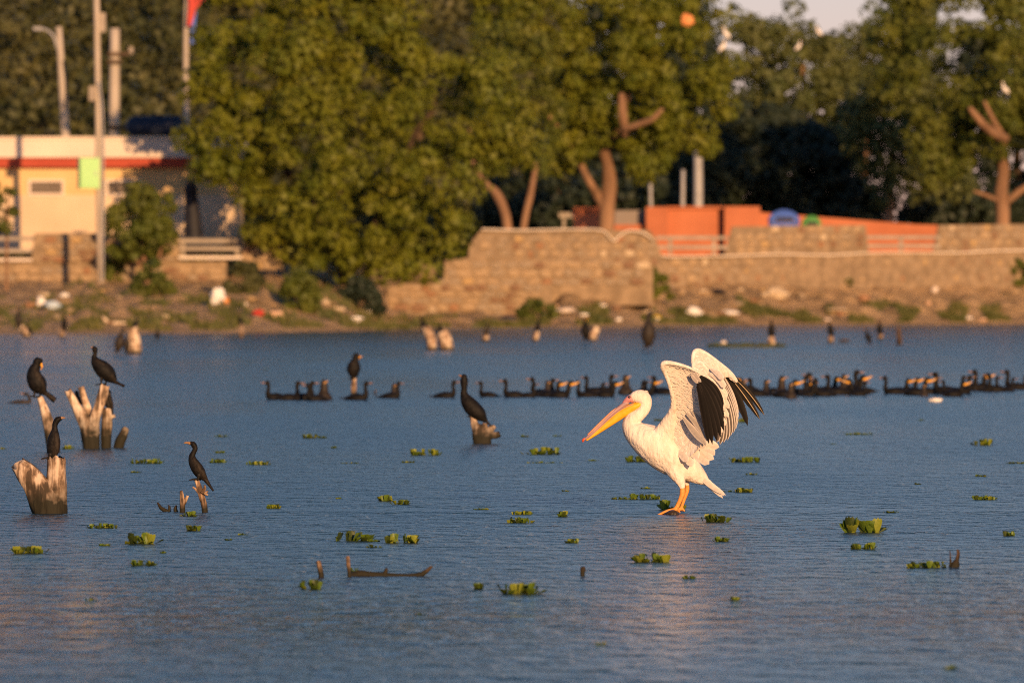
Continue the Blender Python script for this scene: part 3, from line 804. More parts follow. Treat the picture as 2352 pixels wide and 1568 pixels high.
def bin_(label, x0, x1, y0, d, m):
    root = empty('litter_bin', at((x0 + x1) / 2, 570, d), label, 'bin', 'litter bins on the promenade')
    s = F / d; w = (x1 - x0) / s / 2; h = (570 - y0) / s
    body = []
    for z, k in ((0, 0.82), (h * 0.6, 0.96), (h * 0.66, 1.0)):
        body.append([Vector((w * k * sx_, 0.5 * w * k * sy_, z)) for sx_, sy_ in ((-1, -.8), (-.85, -1), (.85, -1), (1, -.8), (1, .8), (.85, 1), (-.85, 1), (-1, .8))])
    mb = MB(); mb.rings(body); mb.build('body', MT[m], root, smooth=False)
    mb = MB(); rr = []
    for a in np.linspace(0, math.pi / 2, 6):
        z = h * 0.67 + (h * 0.33) * math.sin(a); k = max(math.cos(a), 0.05) * 1.04
        rr.append([Vector((w * k * sx_, 0.52 * w * (0.3 + 0.7 * k) * sy_, z)) for sx_, sy_ in ((-1, -.8), (-.85, -1), (.85, -1), (1, -.8), (1, .8), (.85, 1), (-.85, 1), (-1, .8))])
    mb.rings(rr); mb.build('lid', MT[m], root)
    mb = MB(); mb.box((-w * 0.5, -0.56 * w, h * 0.70), (w * 0.6, -0.50 * w, h * 0.80)); mb.build('slot', MT['dark'], root, smooth=False)
bin_('blue domed litter bin standing behind the parapet block', 1765, 1836, 481, 309, 'blue')
bin_('green litter bin beside the blue one', 1842, 1886, 494, 309, 'green')

def pole(name, label, pts, d, m='concrete', cat='pole', group=None):
    root = empty(name, at(pts[0][0], pts[0][1], d), label, cat, group)
    s = F / d; o = root.location
    mb = MB()
    loft(mb, [tuple(at(x, y, d) - o) + (r / s, r / s) for x, y, r in pts], k=12, sub=2, round_ends=False)
    mb.build('shaft', MT[m], root)
    return root, o, s
def part_box(root, name, x0, x1, y0, y1, d, depth, m, bevel=None):
    mb = MB(); dbox(mb, x0, x1, y0, y1, d, depth, root.location); return mb.build(name, MT[m], root, smooth=False)
def part_tube(root, name, pts, d, m, r):
    mb = MB(); loft(mb, [tuple(at(x, y, d + (e[0] if e else 0)) - root.location) + (r, r) for x, y, *e in pts], k=8, sub=3); return mb.build(name, MT[m], root)

# near utility pole with its green cabinet
up, o, s = pole('utility_pole', 'slim concrete utility pole carrying a green cabinet in front of the building', [(232, 655, 8.5), (228, 430, 8), (225, 200, 7), (221, -60, 6.5)], 263)
part_box(up, 'lamp_housing', 228, 242, 30, 74, 262.9, 0.35, 'rail')
part_box(up, 'meter_box', 204, 219, 198, 232, 262.8, 0.3, 'rail')
part_tube(up, 'conduit', [(236, 640), (238, 420), (236, 260), (228, 190)], 262.75, 'steel', 0.03)
cab = empty('electric_cabinet', at(206, 433, 262.4), 'bright green electric cabinet strapped to the slim pole', 'cabinet')
mb = MB(); p = at(183, 433, 262.3) - cab.location; q = at(229, 363, 262.3) - cab.location
mb.box((p.x, 0, p.z), (q.x, 0.45, q.z)); b = mb.build('box', MT['green_box'], cab, smooth=False)
mb = MB(); mb.box((p.x + 0.05, -0.03, p.z + 0.05), (q.x - 0.05, -0.002, q.z - 0.05)); b = mb.build('door', MT['green_box'], cab, smooth=False)
mb = MB(); mb.box((q.x - 0.17, -0.06, (p.z + q.z) / 2 - 0.08), (q.x - 0.12, -0.031, (p.z + q.z) / 2 + 0.08)); mb.build('handle', MT['steel'], b, smooth=False)
cab.rotation_euler = (0, 0, R(14))
lp, o, s = pole('street_lamp', 'leaning concrete lamp post with a curved arm behind the flat roof', [(154, 560, 12), (150, 310, 10.5), (143, 190, 9), (135, 62, 7)], 287, cat='street lamp')
part_tube(lp, 'arm', [(134, 120), (124, 86), (108, 70), (92, 66)], 287, 'steel', 0.05)
part_box(lp, 'lamp_head', 76, 96, 62, 70, 286.9, 0.3, 'steel')
part_tube(lp, 'cable', [(146, 140), (152, 190), (150, 250)], 286.8, 'dark', 0.03)
tp, o, s = pole('utility_pole', 'thick pale concrete pole with iron brackets behind the flat roof', [(262, 560, 15), (262, 310, 13), (263, 190, 12), (264, 66, 11)], 289)
part_box(tp, 'bracket', 248, 300, 120, 128, 288.7, 0.2, 'bark_dark'); part_box(tp, 'insulator', 296, 306, 108, 124, 288.7, 0.15, 'rail')
part_box(tp, 'bracket', 246, 310, 288, 297, 288.7, 0.2, 'bark_dark'); part_box(tp, 'clamp', 246, 280, 138, 146, 288.65, 0.3, 'bark_dark')
fp, o, s = pole('flag_pole', 'pale pole with a hanging red and blue cloth beside the huge neem', [(428, 560, 7), (428, 310, 7), (427, 180, 6.5), (428, 50, 6), (432, -50, 5)], 288)
cl = empty('flag', at(440, 110, 287.6), 'crumpled red and blue cloth hanging from the pale pole', 'flag')
for nm, pl, m in (('red_cloth', [(432, -40), (452, -40), (470, 0), (450, 20), (440, 60), (430, 60), (434, 10)], 'redplastic'), ('blue_cloth', [(438, 62), (446, 40), (452, 22), (448, 70), (446, 100), (438, 105)], 'blue')):
    mb = MB(); mb.prism([at(x, y, 287.6) - cl.location for x, y in pl], 0.12); mb.build(nm, MT[m], cl, smooth=False)
pole('lamp_pole', 'thick grey steel pole rising from behind the orange wall', [(1605, 560, 12), (1604, 470, 11), (1604, 400, 10.5), (1603, 340, 10)], 321, 'steel')
pole('thin_post', 'thin grey post close beside the thick steel pole', [(1568, 560, 5), (1568, 470, 5), (1569, 390, 4.5)], 320, 'steel', group='thin grey posts')
pole('thin_post', 'thin grey post leaning under the forked neem crown', [(1497, 560, 4), (1495, 470, 4), (1492, 330, 3.5)], 321, 'steel', group='thin grey posts')
sg = empty('sign_post', at(1297, 525, 306), 'short whitish post with a small board at the end of the orange wall', 'post')
mb = MB(); dbox(mb, 1292, 1299, 500, 545, 306, 0.1, sg.location); mb.build('post', MT['rail'], sg, smooth=False)
mb = MB(); dbox(mb, 1284, 1318, 488, 500, 305.9, 0.08, sg.location); mb.build('board', MT['rail'], sg, smooth=False)

# ------------------------------------------------------------------ building
DB = 275.0
bd = empty('flat_roofed_building', at(200, 560, DB), 'single-storey cream building with red fascia band and flat roof', 'building')
o = bd.location
mb = MB(); dbox(mb, -330, 545, 384, 575, DB, 6.0, o); mb.build('wall', MT['yellow_plaster'], bd, smooth=False)
mb = MB(); dbox(mb, -335, 550, 362, 384, DB - 0.35, 6.7, o); mb.build('fascia', MT['red'], bd, smooth=False)
mb = MB(); dbox(mb, -345, 560, 320, 362, DB - 0.5, 7.0, o); mb.build('parapet', MT['parapet'], bd, smooth=False)
mb = MB(); dbox(mb, -348, 563, 314, 320, DB - 0.56, 7.1, o); mb.build('coping', MT['parapet'], bd, smooth=False)
mb = MB(); dbox(mb, -332, 548, 448, 575, DB - 0.03, 0.028, o); mb.build('lower_wall', MT['plaster'], bd, smooth=False)
for x0, x1 in ((70, 142), (248, 320), (-130, -60)):
    mb = MB()
    for a, b_, c_, d_ in ((x0 - 6, x1 + 6, 412, 418), (x0 - 6, x1 + 6, 444, 450), (x0 - 6, x0, 418, 444), (x1, x1 + 6, 418, 444)): dbox(mb, a, b_, c_, d_, DB - 0.08, 0.076, o)
    w = mb.build('window', MT['parapet'], bd, smooth=False)
    mb = MB(); dbox(mb, x0, x1, 418, 444, DB - 0.02, 0.018, o); mb.build('pane', MT['glass'], w, smooth=False)
    for k in range(1, 3):
        yy = 418 + k * 8.7
        mb = MB(); dbox(mb, x0, x1, yy - 0.8, yy + 0.8, DB - 0.045, 0.02, o); mb.build('louvre', MT['grey'], w, smooth=False)
tank = empty('water_tank', at(365, 316, 279), 'long black ribbed water tank on the flat roof', 'tank')
mb = MB(); s = F / 279
loft(mb, [((x - 365) / s, 0, (316 - 290) / s, (24 if i % 2 == 0 else 22) / s, 24 / s) for i, x in enumerate(range(312, 420, 12))], k=20, sub=1, round_ends=True); mb.build('barrel', MT['navy'], tank)
for x in (330, 400):
    mb = MB(); mb.box(((x - 365) / s - 0.08, -0.4, -0.1), ((x - 365) / s + 0.08, 0.4, 0.12)); mb.build('cradle', MT['dark'], tank, smooth=False)
mb = MB(); mb.box((-0.12, -0.12, 47 / s), (0.12, 0.12, 53 / s)); mb.build('cap', MT['dark'], tank, smooth=False)
# black pillar with a knob behind the railing, dark bench shape filling the shadow gap beside it
pl = empty('black_pillar', at(441, 575, 270), 'tall tapering black pillar with a rounded head between railing and building', 'pillar')
s = F / 270
mb = MB()
loft(mb, [((x - 441) / s, 0, (575 - y) / s, r / s, r / s) for x, y, r in ((446, 585, 25), (445, 540, 22), (443, 500, 19), (440, 465, 16), (439, 450, 15.5))], k=16, sub=3, round_ends=False)
mb.build('shaft', MT['dark'], pl)
mb = MB()
loft(mb, [((x - 441) / s, 0, (575 - y) / s, r / s, r / s) for x, y, r in ((439, 451, 14), (438, 440, 15.5), (438, 430, 15), (438, 422, 11))], k=16, sub=3)
mb.build('head', MT['dark'], pl)
bn = empty('dark_bench', at(480, 596, 269.3), 'dark blue bench shape filling the shadow gap behind the railing by the black pillar', 'bench')
for nm, x0, x1, y0, y1, dd, dep in (('backrest', 412, 556, 545, 569, 269.5, 0.1), ('seat', 412, 556, 574, 580, 269.0, 0.5), ('leg', 420, 428, 580, 600, 269.05, 0.4), ('leg', 540, 548, 580, 600, 269.05, 0.4), ('leg', 480, 488, 580, 600, 269.05, 0.4)):
    mb = MB(); dbox(mb, x0, x1, y0, y1, dd, dep, bn.location); mb.build(nm, MT['navy'], bn, smooth=False)

# ------------------------------------------------------------------ litter, boulders and driftwood on the bank
def lump(name, label, cat, x, y, w, h, m, seed, group=None, pt=None, flat=1.0, n=3):
    p = pt if pt is not None else ground_hit(x, y)
    s = F / p.y
    a, b = w / s / 2, h / s
    mb = MB(); rs = []
    r = random.Random(seed)
    for i in range(9):
        t = -0.95 + 1.9 * i / 8
        rad = math.sqrt(max(0.02, 1 - t * t))
        ring = []
        for j in range(12):
            g = 2 * math.pi * j / 12
            q = Vector((math.cos(g) * rad, math.sin(g) * rad, t))
            k = 1 + 0.38 * noise.noise(q * 1.7 + Vector((seed * 3.1, 0, 0))) + 0.18 * noise.noise(q * 4 + Vector((0, seed, 0)))
            ring.append(Vector((q.x * a * k, q.y * a * 0.7 * k, b * 0.42 + q.z * b * 0.5 * k)))
        rs.append(ring)
    mb.rings(rs)
    o = mb.build(name, m, None, smooth=False)
    o.location = p
    return tag(o, label, cat, group)
G = 'rubbish scattered on the bank'
lump('plastic_sack', 'big white plastic sack with an orange flap on the slope under the railing', 'sack', 500, 700, 38, 40, MT['white'], 1, G)
lump('plastic_scrap', 'orange scrap lying against the big white sack', 'litter', 518, 698, 18, 14, MT['orangeplastic'], 2, G)
lump('plastic_bag', 'upright white bag on the grass below the slim pole', 'litter', 94, 705, 20, 26, MT['white'], 3, G)
lump('plastic_sheet', 'pale blue crumpled sheet beside the upright white bag', 'litter', 120, 708, 42, 18, MT['paleblue'], 4, G)
lump('plastic_scrap', 'small white scrap upslope of the pale blue sheet', 'litter', 148, 682, 22, 10, MT['white'], 5, G)
lump('plastic_scrap', 'red plastic scrap on the grass under the huge neem', 'litter', 594, 726, 28, 15, MT['redplastic'], 6, G)
lump('cloth_bundle', 'peach cloth bundle beside the red scrap', 'litter', 635, 730, 34, 15, MT['peach'], 7, G)
lump('plastic_bag', 'white bag lying left of the stepped stone footing', 'litter', 848, 724, 38, 16, MT['white'], 8, G)
lump('plastic_bag', 'small white bag at the foot of the slope by the footing', 'litter', 818, 738, 30, 12, MT['white'], 9, G)
lump('plastic_bag', 'round white bag on bare earth below the hose hump', 'litter', 1333, 670, 16, 13, MT['white'], 10, G)
lump('boulder', 'big pale boulder on the brown slope below the long wall', 'boulder', 1783, 686, 58, 26, STONE[5], 11)
lump('plastic_bag', 'white heaped bag on the grass strip left of the flat slab', 'litter', 1594, 728, 36, 22, MT['white'], 12, G)
lump('slab', 'flat white slab on the grass strip by the heaped bag', 'stone', 1676, 726, 44, 12, MT['white'], 13, G)
lump('plastic_scrap', 'yellow scrap on the grass under the rounded bush', 'litter', 1508, 735, 18, 11, MT['yellowplastic'], 14, G)
lump('plastic_scrap', 'grey white scraps on the grass below the hose dip', 'litter', 1300, 718, 44, 12, MT['parapet'], 15, G)
lump('plastic_cup', 'tiny white cup at the water edge near the rounded bush', 'litter', 1421, 738, 15, 9, MT['white'], 16, G)
lump('slab', 'flat pale slab on the shore below the bright green shrub', 'stone', 1922, 716, 54, 9, STONE[5], 17, G)
lump('boulder', 'orange brown stone on the slope right of the pale boulder', 'boulder', 1985, 692, 28, 16, STONE[4], 18)
lump('plastic_scrap', 'bluish white scrap under the wide bright shrub', 'litter', 2285, 654, 26, 14, MT['paleblue'], 19, G)
lump('plastic_scrap', 'small white scrap on bare earth short of the wide shrub', 'litter', 2147, 672, 16, 14, MT['parapet'], 20, G)
lump('plastic_scrap', 'dark scrap on earth right of the rounded bush', 'litter', 1650, 676, 30, 12, MT['dark'], 21, G)
for i in range(46):
    x = random.uniform(20, 2340); y = random.uniform(668, 738)
    w_ = random.uniform(12, 30); m_ = random.choice(STONE)
    where = 'below the cream building' if x < 560 else 'under the huge neem' if x < 890 else 'before the stepped footing' if x < 1290 else 'below the hose hump' if x < 1660 else 'below the long parapet wall'
    lab = '%s loose %s stone on the bank %s' % ('large' if w_ > 23 else 'small' if w_ < 17 else 'middling', m_.name.split('_')[1], where)
    lump('loose_stone', lab, 'stone', x, y, w_, random.uniform(6, 13), m_, 100 + i, 'loose stones: ' + lab)
for i in range(16):
    x = random.uniform(560, 2300); y = random.uniform(700, 740)
    lump('plastic_scrap', 'tiny pale rubbish scrap trodden into the shore grass', 'litter', x, y, random.uniform(10, 22), random.uniform(5, 9), random.choice([MT['white'], MT['parapet'], MT['peach']]), 200 + i, 'tiny rubbish scraps in the shore grass')
# driftwood branch
p = ground_hit(262, 746); s = F / p.y; mb = MB()
loft(mb, [((x - 262) / s, 0, (746 - y) / s, r / s, r / s) for x, y, r in ((236, 730, 3), (243, 738, 5), (255, 743, 5), (275, 744, 4), (288, 744, 2))], k=8, sub=3)
tag(mb.build('driftwood', MT['wood_far'], None, loc=p), 'short pale bent driftwood lying on the left grass shore', 'driftwood')
# orange scraps and white egrets up in the trees
lump('caught_scrap', 'orange scrap caught near the top of the forked neem', 'litter', 0, 0, 30, 30, MT['orangeplastic'], 31, pt=at(1578, 60, 299.0))
lump('caught_scrap', 'red orange scrap caught in the huge neem near the flag', 'litter', 0, 0, 18, 26, MT['orangeplastic'], 32, pt=at(502, 110, 267.0))
def egret(x, y, d, label, flip=1):
    root = empty('egret', at(x, y, d), label, 'bird', 'white egrets roosting in the trees')
    mb = MB()
    loft(mb, [(flip * a, 0, c, r, r) for a, c, r in ((0.16, 0.02, .03), (.08, .10, .09), (-.02, .2, .10), (-.07, .3, .05), (-.05, .38, .03), (-.09, .44, .035))], k=10, sub=3)
    mb.build('body', MT['white'], root)
    mb = MB(); loft(mb, [(flip * -.1, 0, .44, .015, .015), (flip * -.18, 0, .43, .004, .004)], k=6, sub=2); mb.build('bill', MT['gular'], root)
    for q in (-.03, .03):
        mb = MB(); loft(mb, [(0, q, .06, .012, .012), (0, q, -.14, .01, .01)], k=6, sub=2); mb.build('leg', MT['dark'], root)
egret(1667, 88, 298.5, 'white egret perched at the outer edge of the forked neem, upper one of two')
egret(1660, 118, 298.5, 'white egret perched at the outer edge of the forked neem, lower one of two', -1)
egret(1880, 82, 368, 'white egret perched high under the open sky in the distant treetop')
egret(1834, 116, 367, 'white egret perched below the highest one in the distant tree', -1)
egret(2308, 215, 311, 'white egret hunched beside the trunk of the bare-forked neem')
# ------------------------------------------------------------------ timber in the water
def fibre(seed, amt=0.16):
    def f(t, a, c):
        return 1 + amt * noise.noise(Vector((math.cos(a) * 2.4, math.sin(a) * 2.4, c.z * 4 + seed))) + amt * 0.6 * noise.noise(Vector((math.cos(a) * 6, math.sin(a) * 6, c.z * 5 + seed)))
    return f
def timber(name, label, base, limbs, m, group=None, cat='stump', seed=0, k=22, jag=0.35, d=None, ry=0.85):
    """limbs: lists of (x, y, radius[, depth shift]) in pixels, standing in the water at base"""
    dd = d or wd(base[1]); s = F / dd
    root = at(base[0], base[1], dd)
    if d is None: root.z = 0
    mb = MB(); rj = random.Random(seed)
    for li, lm in enumerate(limbs):
        pts = []
        for q in lm:
            yy = q[3] if len(q) > 3 else 0.0
            pts.append(((q[0] - base[0]) / s, yy, (base[1] - q[1]) / s, q[2] / s, q[2] / s * ry))
        b0 = len(mb.v)
        rs = loft(mb, pts, k=k, sub=5, round_ends=False, jitter=fibre(seed + li * 5.7))
        # broken, splintered end
        n = len(rs); top = list(range(b0 + (n - 1) * k, b0 + n * k)); r_end = lm[-1][2] / s
        t = (Vector(pts[-1][:3]) - Vector(pts[-2][:3])).normalized()
        for q in top:
            mb.v[q] = tuple(Vector(mb.v[q]) + t * (rj.uniform(-jag, jag * 1.3) * r_end))
    o = mb.build(name, MT[m] if isinstance(m, str) else m, None, smooth=True, loc=root)
    return tag(o, label, cat, group)

timber('forked_stump', 'thick weathered V-shaped stump with a dark wet foot, a small cormorant on top', (112, 1178),
       [[(112, 1192, 38), (113, 1170, 38), (100, 1140, 38), (80, 1110, 30), (60, 1085, 25), (42, 1066, 17)], [(118, 1192, 32), (122, 1160, 31), (128, 1125, 25), (129, 1090, 21), (130, 1052, 20)],
        [(106, 1188, 30), (106, 1150, 33), (101, 1126, 26), (99, 1112, 15)]], 'wood', seed=1, k=30)
timber('forked_stump', 'bleached three-pronged stump with a wet foot, a cormorant on its tallest prong', (207, 1030),
       [[(209, 1040, 18), (207, 1010, 18), (202, 985, 18), (190, 960, 15), (176, 935, 11), (166, 915, 9), (156, 897, 7.5)], [(211, 1040, 17), (213, 1000, 15), (216, 965, 13), (227, 935, 12), (235, 910, 12), (240, 887, 11)],
        [(208, 1000, 12, 0.06), (203, 950, 10, 0.07), (192, 915, 8, 0.08), (185, 890, 7, 0.09)]], 'wood_pale', seed=2, k=26)
timber('post_stump', 'upright bleached post close beside the three-pronged stump', (245, 1029), [[(243, 1038, 12), (244, 1000, 12.5), (246, 970, 12), (246, 940, 10)], [(246, 960, 6), (256, 957, 5), (263, 955, 4)]], 'wood_pale', seed=3)
timber('post_stump', 'short leaning stub on the open side of the upright post', (275, 1028), [[(270, 1036, 11), (276, 1015, 11.5), (284, 998, 10), (289, 983, 8)]], 'wood_pale', seed=4)
timber('leaning_log', 'pale leaning log rising behind the V-shaped stump, a cormorant on its tip', (122, 1038), [[(128, 1050, 14), (120, 1020, 14), (113, 980, 13), (103, 945, 10), (92, 913, 7)]], 'wood_pale', seed=5)
timber('twig_stump', 'gnarled stub with splayed root ends carrying a small cormorant', (470, 1176),
       [[(471, 1184, 6.5), (469, 1160, 6.5), (463, 1140, 6.5), (457, 1118, 6), (451, 1101, 5)], [(461, 1135, 5), (451, 1124, 3), (443, 1118, 2)], [(462, 1132, 4.5), (470, 1122, 4), (470, 1114, 2)], [(464, 1138, 4.5), (474, 1130, 3), (477, 1127, 2)], [(463, 1128, 3, -0.03), (473, 1134, 2.5, -.03), (478, 1136, 2, -.03)]], 'wood_small', seed=6, k=14)
timber('twig_stump', 'short split stub beside the gnarled stub', (419, 1176), [[(419, 1184, 6), (419, 1160, 6), (418, 1140, 5), (416, 1126, 3)], [(421, 1158, 4.5), (427, 1146, 4), (431, 1138, 3)]], 'wood_small', seed=7, k=14)
timber('twig', 'dark broken twigs at the waterline beside the split stub', (388, 1174), [[(392, 1178, 5), (380, 1172, 4.5), (370, 1166, 4), (362, 1154, 2)], [(388, 1178, 4), (389, 1165, 3), (387, 1159, 1)]], 'wood_dark', seed=8, k=10, cat='twig')
timber('twig', 'dark pointed splinter between the twigs and the split stub', (405, 1175), [[(407, 1180, 5), (403, 1170, 5), (405, 1160, 2)]], 'wood_dark', seed=9, k=10, cat='twig')
timber('root_stump', 'low jagged root stump carrying a long-tailed cormorant in open water', (1108, 1018),
       [[(1108, 1028, 21), (1107, 1008, 21), (1100, 990, 18), (1090, 975, 9), (1086, 956, 7)], [(1112, 1010, 15), (1125, 1000, 10), (1138, 999, 8), (1147, 997, 7)], [(1110, 1000, 14), (1112, 984, 10), (1114, 972, 5)], [(1115, 1000, 12), (1128, 985, 8), (1136, 978, 5)]], 'wood', seed=10)
timber('stick', 'short upright stick standing beside the curving sunken log', (737, 1325), [[(739, 1335, 6), (737, 1315, 6), (734, 1302, 5.5), (731, 1288, 5)]], 'wood_small', seed=11, k=12)
timber('stick', 'thin pale upright stick at the end of the curving sunken log', (802, 1324), [[(803, 1334, 4.5), (802, 1310, 4.5), (800, 1295, 4.5), (799, 1277, 4)]], 'wood_small', seed=12, k=12)
timber('sunken_log', 'dark curving log floating level with an upturned end', (890, 1322), [[(802, 1325, 8), (825, 1318, 9), (850, 1320, 8), (890, 1322, 7), (930, 1322, 5), (962, 1320, 5.5), (978, 1312, 5), (992, 1300, 3)], [(880, 1322, 6), (886, 1312, 5), (888, 1304, 3)]], 'wood_dark', seed=13, k=12, cat='log', jag=.2)
timber('stub', 'small dark stub alone in the rippled water', (1338, 1322), [[(1338, 1330, 5), (1338, 1315, 5), (1339, 1308, 6), (1339, 1302, 5)]], 'wood_dark', seed=14, k=12)
timber('twig', 'brown twig cluster at the end of the floating leaf mat', (2194, 1302), [[(2190, 1308, 12), (2195, 1295, 10), (2198, 1285, 5), (2201, 1272, 4), (2200, 1262, 3)], [(2184, 1302, 5), (2183, 1285, 2), (2182, 1264, 1)]], 'wood_dark', seed=15, k=12, cat='twig')
timber('perch_rock', 'dark wet lump just above water under the pelican feet', (1537, 1182), [[(1526, 1188, 5, .05), (1536, 1183, 9, .06), (1547, 1181, 10.5, .06), (1556, 1184, 7, .05)]], MT['wet_rock'], seed=16, k=16, cat='rock', jag=.2, ry=1.4)
# far stumps the birds sit on
FS = 'far stumps near the opposite bank'
def far_stump(x, y, top, w, label, lean=0, m='wood_far', seed=0):
    timber('far_stump', label, (x, y), [[(x, y + 6, w), (x + lean * 0.3, (y + top) / 2, w * 0.95), (x + lean, top, w * 0.75)]], m, FS, seed=seed, k=12)
far_stump(812, 908, 868, 7, 'pale narrow post in open water topped by a black cormorant', 1, seed=20)
far_stump(64, 775, 748, 9, 'pale stub by the left shore under a leaning cormorant', -18, seed=21)
far_stump(143, 776, 758, 7, 'small stub by the grass shore under a hunched cormorant', -2, seed=22)
far_stump(308, 812, 752, 17, 'broad pale stump with a black bird on its head', -4, seed=23)
far_stump(555, 776, 742, 5, 'thin pale stake at the shore below the huge neem', -3, seed=24)
far_stump(993, 804, 752, 12, 'pale left stump of the joined pair off the stone footing', -14, seed=25)
far_stump(1026, 804, 762, 16, 'pale right stump of the joined pair off the stone footing', -10, seed=26)
far_stump(1115, 784, 770, 9, 'low stub beneath a cormorant off the footing corner', 0, seed=27)
far_stump(1229, 784, 762, 8, 'pale stub leaning under a cormorant below the hose dip', 6, seed=28)
far_stump(1360, 783, 752, 11, 'pale slanted stub beside a yellow-throated cormorant', 12, seed=29)
far_stump(1772, 797, 775, 10, 'pale stub on the floating green mat', -1, seed=30)
far_stump(1908, 788, 772, 7, 'pale stub beside the low floating stick', 0, seed=31)
far_stump(2022, 780, 768, 6, 'pale stub in the right trio of perches', 2, seed=32)
far_stump(2066, 792, 752, 6, 'bare brown stake right of the trio of perches', -3, 'wood_dark', seed=33)
timber('floating_stick', 'dark low stick floating near the pale stub', (1938, 786), [[(1926, 785, 3), (1938, 783, 5), (1952, 785, 2)]], 'wood_dark', seed=34, k=10, cat='stick')

# ------------------------------------------------------------------ cormorants
def foot(mb, x, y, z, s=1.0, face=-1):
    """splayed webbed foot"""
    for a in (-0.6, 0.0, 0.6):
        loft(mb, [(x, y, z + .008 * s, .006 * s, .006 * s), (x + face * .03 * s * math.cos(a), y + .03 * s * math.sin(a), z + .006 * s, .005 * s, .005 * s), (x + face * .055 * s * math.cos(a), y + .05 * s * math.sin(a), z, .003 * s, .003 * s)], k=6, sub=2)
def cormorant(label, base, d, prof, tail, bill, feet=(), wing=None, gular=None, bodym='corm', group=None, tailw=0.045, sc=1.0, name='cormorant', billm='corm_bill', eye=None, tailr=None):
    """all points in picture pixels at distance d; prof = [(x, y, r)] from head to rump"""
    root = empty(name, at(base[0], base[1], d), label, 'bird', group)
    s = F / d
    L = lambda x, y: ((x - base[0]) / s, (base[1] - y) / s)
    mb = MB()
    pts = []
    for x, y, r in prof:
        X, Z = L(x, y); pts.append((X, 0, Z, r / s, r / s * 0.92))
    loft(mb, pts, k=16, sub=5)
    mb.build('body', MT[bodym], root)
    if tail:
        (x0, y0), (x1, y1) = tail
        X0, Z0 = L(x0, y0); X1, Z1 = L(x1, y1)
        mb = MB()
        loft(mb, [(X0, 0, Z0, 0.018, 0.02), ((X0 + X1) / 2, 0, (Z0 + Z1) / 2, (tailr or 0.012) * 0.9, tailw * 0.8), (X1, 0, Z1, tailr or 0.006, tailw)], k=10, sub=3, round_ends=False)
        mb.build('tail', MT['corm_wing'], root)
    if bill:
        P = [L(x, y) for x, y in bill]
        mb = MB()
        loft(mb, [(p[0], 0, p[1], r, r) for p, r in zip(P, np.linspace(0.011, 0.004, len(P)))], k=8, sub=3)
        mb.build('bill', MT[billm], root)
    if gular:
        x, y, r = gular[:3]; yo = gular[3] if len(gular) > 3 else 0
        X, Z = L(x, y); mb = MB()
        loft(mb, [(X - r / s * .5, yo, Z + r / s, r / s * .8, r / s * .8), (X, yo, Z, r / s, r / s), (X + r / s * .3, yo, Z - r / s, r / s * .6, r / s * .6)], k=10, sub=3)
        mb.build('gular_patch', MT['gular'], root)
    if eye:
        X, Z = L(eye[0], eye[1]); mb = MB(); loft(mb, [(X, -eye[2], Z, .003, .003), (X, -eye[2] - .004, Z, .003, .003)], k=6, sub=1); mb.build('eye', MT['pel_eye'], root)
    if wing:
        for side in (-1, 1):
            mb = MB(); W = []
            for x, y, r in wing:
                X, Z = L(x, y); W.append((X, side * (max(r / s, .012) * 0.92 + 0.004) * 0.72, Z, r / s * 0.8, r / s * 0.42 + 0.004))
            loft(mb, W, k=12, sub=4); mb.build('wing', MT['corm_wing'], root)
    for i, (x0, y0, x1, y1) in enumerate(feet):
        X0, Z0 = L(x0, y0); X1, Z1 = L(x1, y1); yy = (-0.022, 0.022)[i % 2]
        mb = MB(); loft(mb, [(X0, yy, Z0, .016, .016), ((X0 + X1) / 2, yy, (Z0 + Z1) / 2, .010, .010), (X1, yy, Z1, .008, .008)], k=8, sub=2)
        foot(mb, X1, yy, Z1 - .003, 1.0); mb.build('leg', MT['corm_foot'], root)
    return root
def c2(pts):      # picture pixels of the enlarged left crop to the 2352-wide picture
    return [(x / 3.413, 763.7 + y / 3.413) + tuple(r / 3.413 for r in rest) for x, y, *rest in pts]
def f2(fs):
    return [(a / 3.413, 763.7 + b / 3.413, c / 3.413, 763.7 + d_ / 3.413) for a, b, c, d_ in fs]

PG = 'cormorants perched on timber'
dS = wd(1030)
cormorant('cormorant with head turned back showing a yellow throat, on the pale leaning log', (88, 908), wd(1038),
          c2([(312, 222, 24), (295, 226, 34), (285, 255, 34), (268, 295, 48), (268, 345, 62), (292, 395, 72), (320, 435, 58), (345, 465, 26)]), ((345 / 3.413, 763.7 + 462 / 3.413), (432 / 3.413, 763.7 + 532 / 3.413)), c2([(322, 232), (328, 262), (322, 290)]),
          f2([(275, 440, 268, 500), (318, 450, 312, 505)]), c2([(280, 310, 40), (300, 370, 52), (330, 430, 40), (350, 465, 14)]), tuple(c2([(328, 262, 10)])[0]) + (-0.012,), group=PG, tailw=0.03, billm='gular', tailr=0.026)
cormorant('big black cormorant standing side-on with long tail on the three-pronged stump', (239, 884), dS,
          c2([(738, 122, 18), (744, 134, 22), (744, 165, 16), (740, 195, 24), (757, 235, 45), (800, 280, 64), (848, 325, 62), (885, 365, 38), (905, 388, 16)]), ((898 / 3.413, 763.7 + 382 / 3.413), (975 / 3.413, 763.7 + 420 / 3.413)), c2([(725, 118), (712, 112)]),
          f2([(795, 350, 795, 408), (832, 350, 828, 406)]), c2([(765, 230, 34), (815, 280, 46), (865, 335, 40), (910, 388, 12)]), group=PG, tailw=0.05, tailr=0.014)
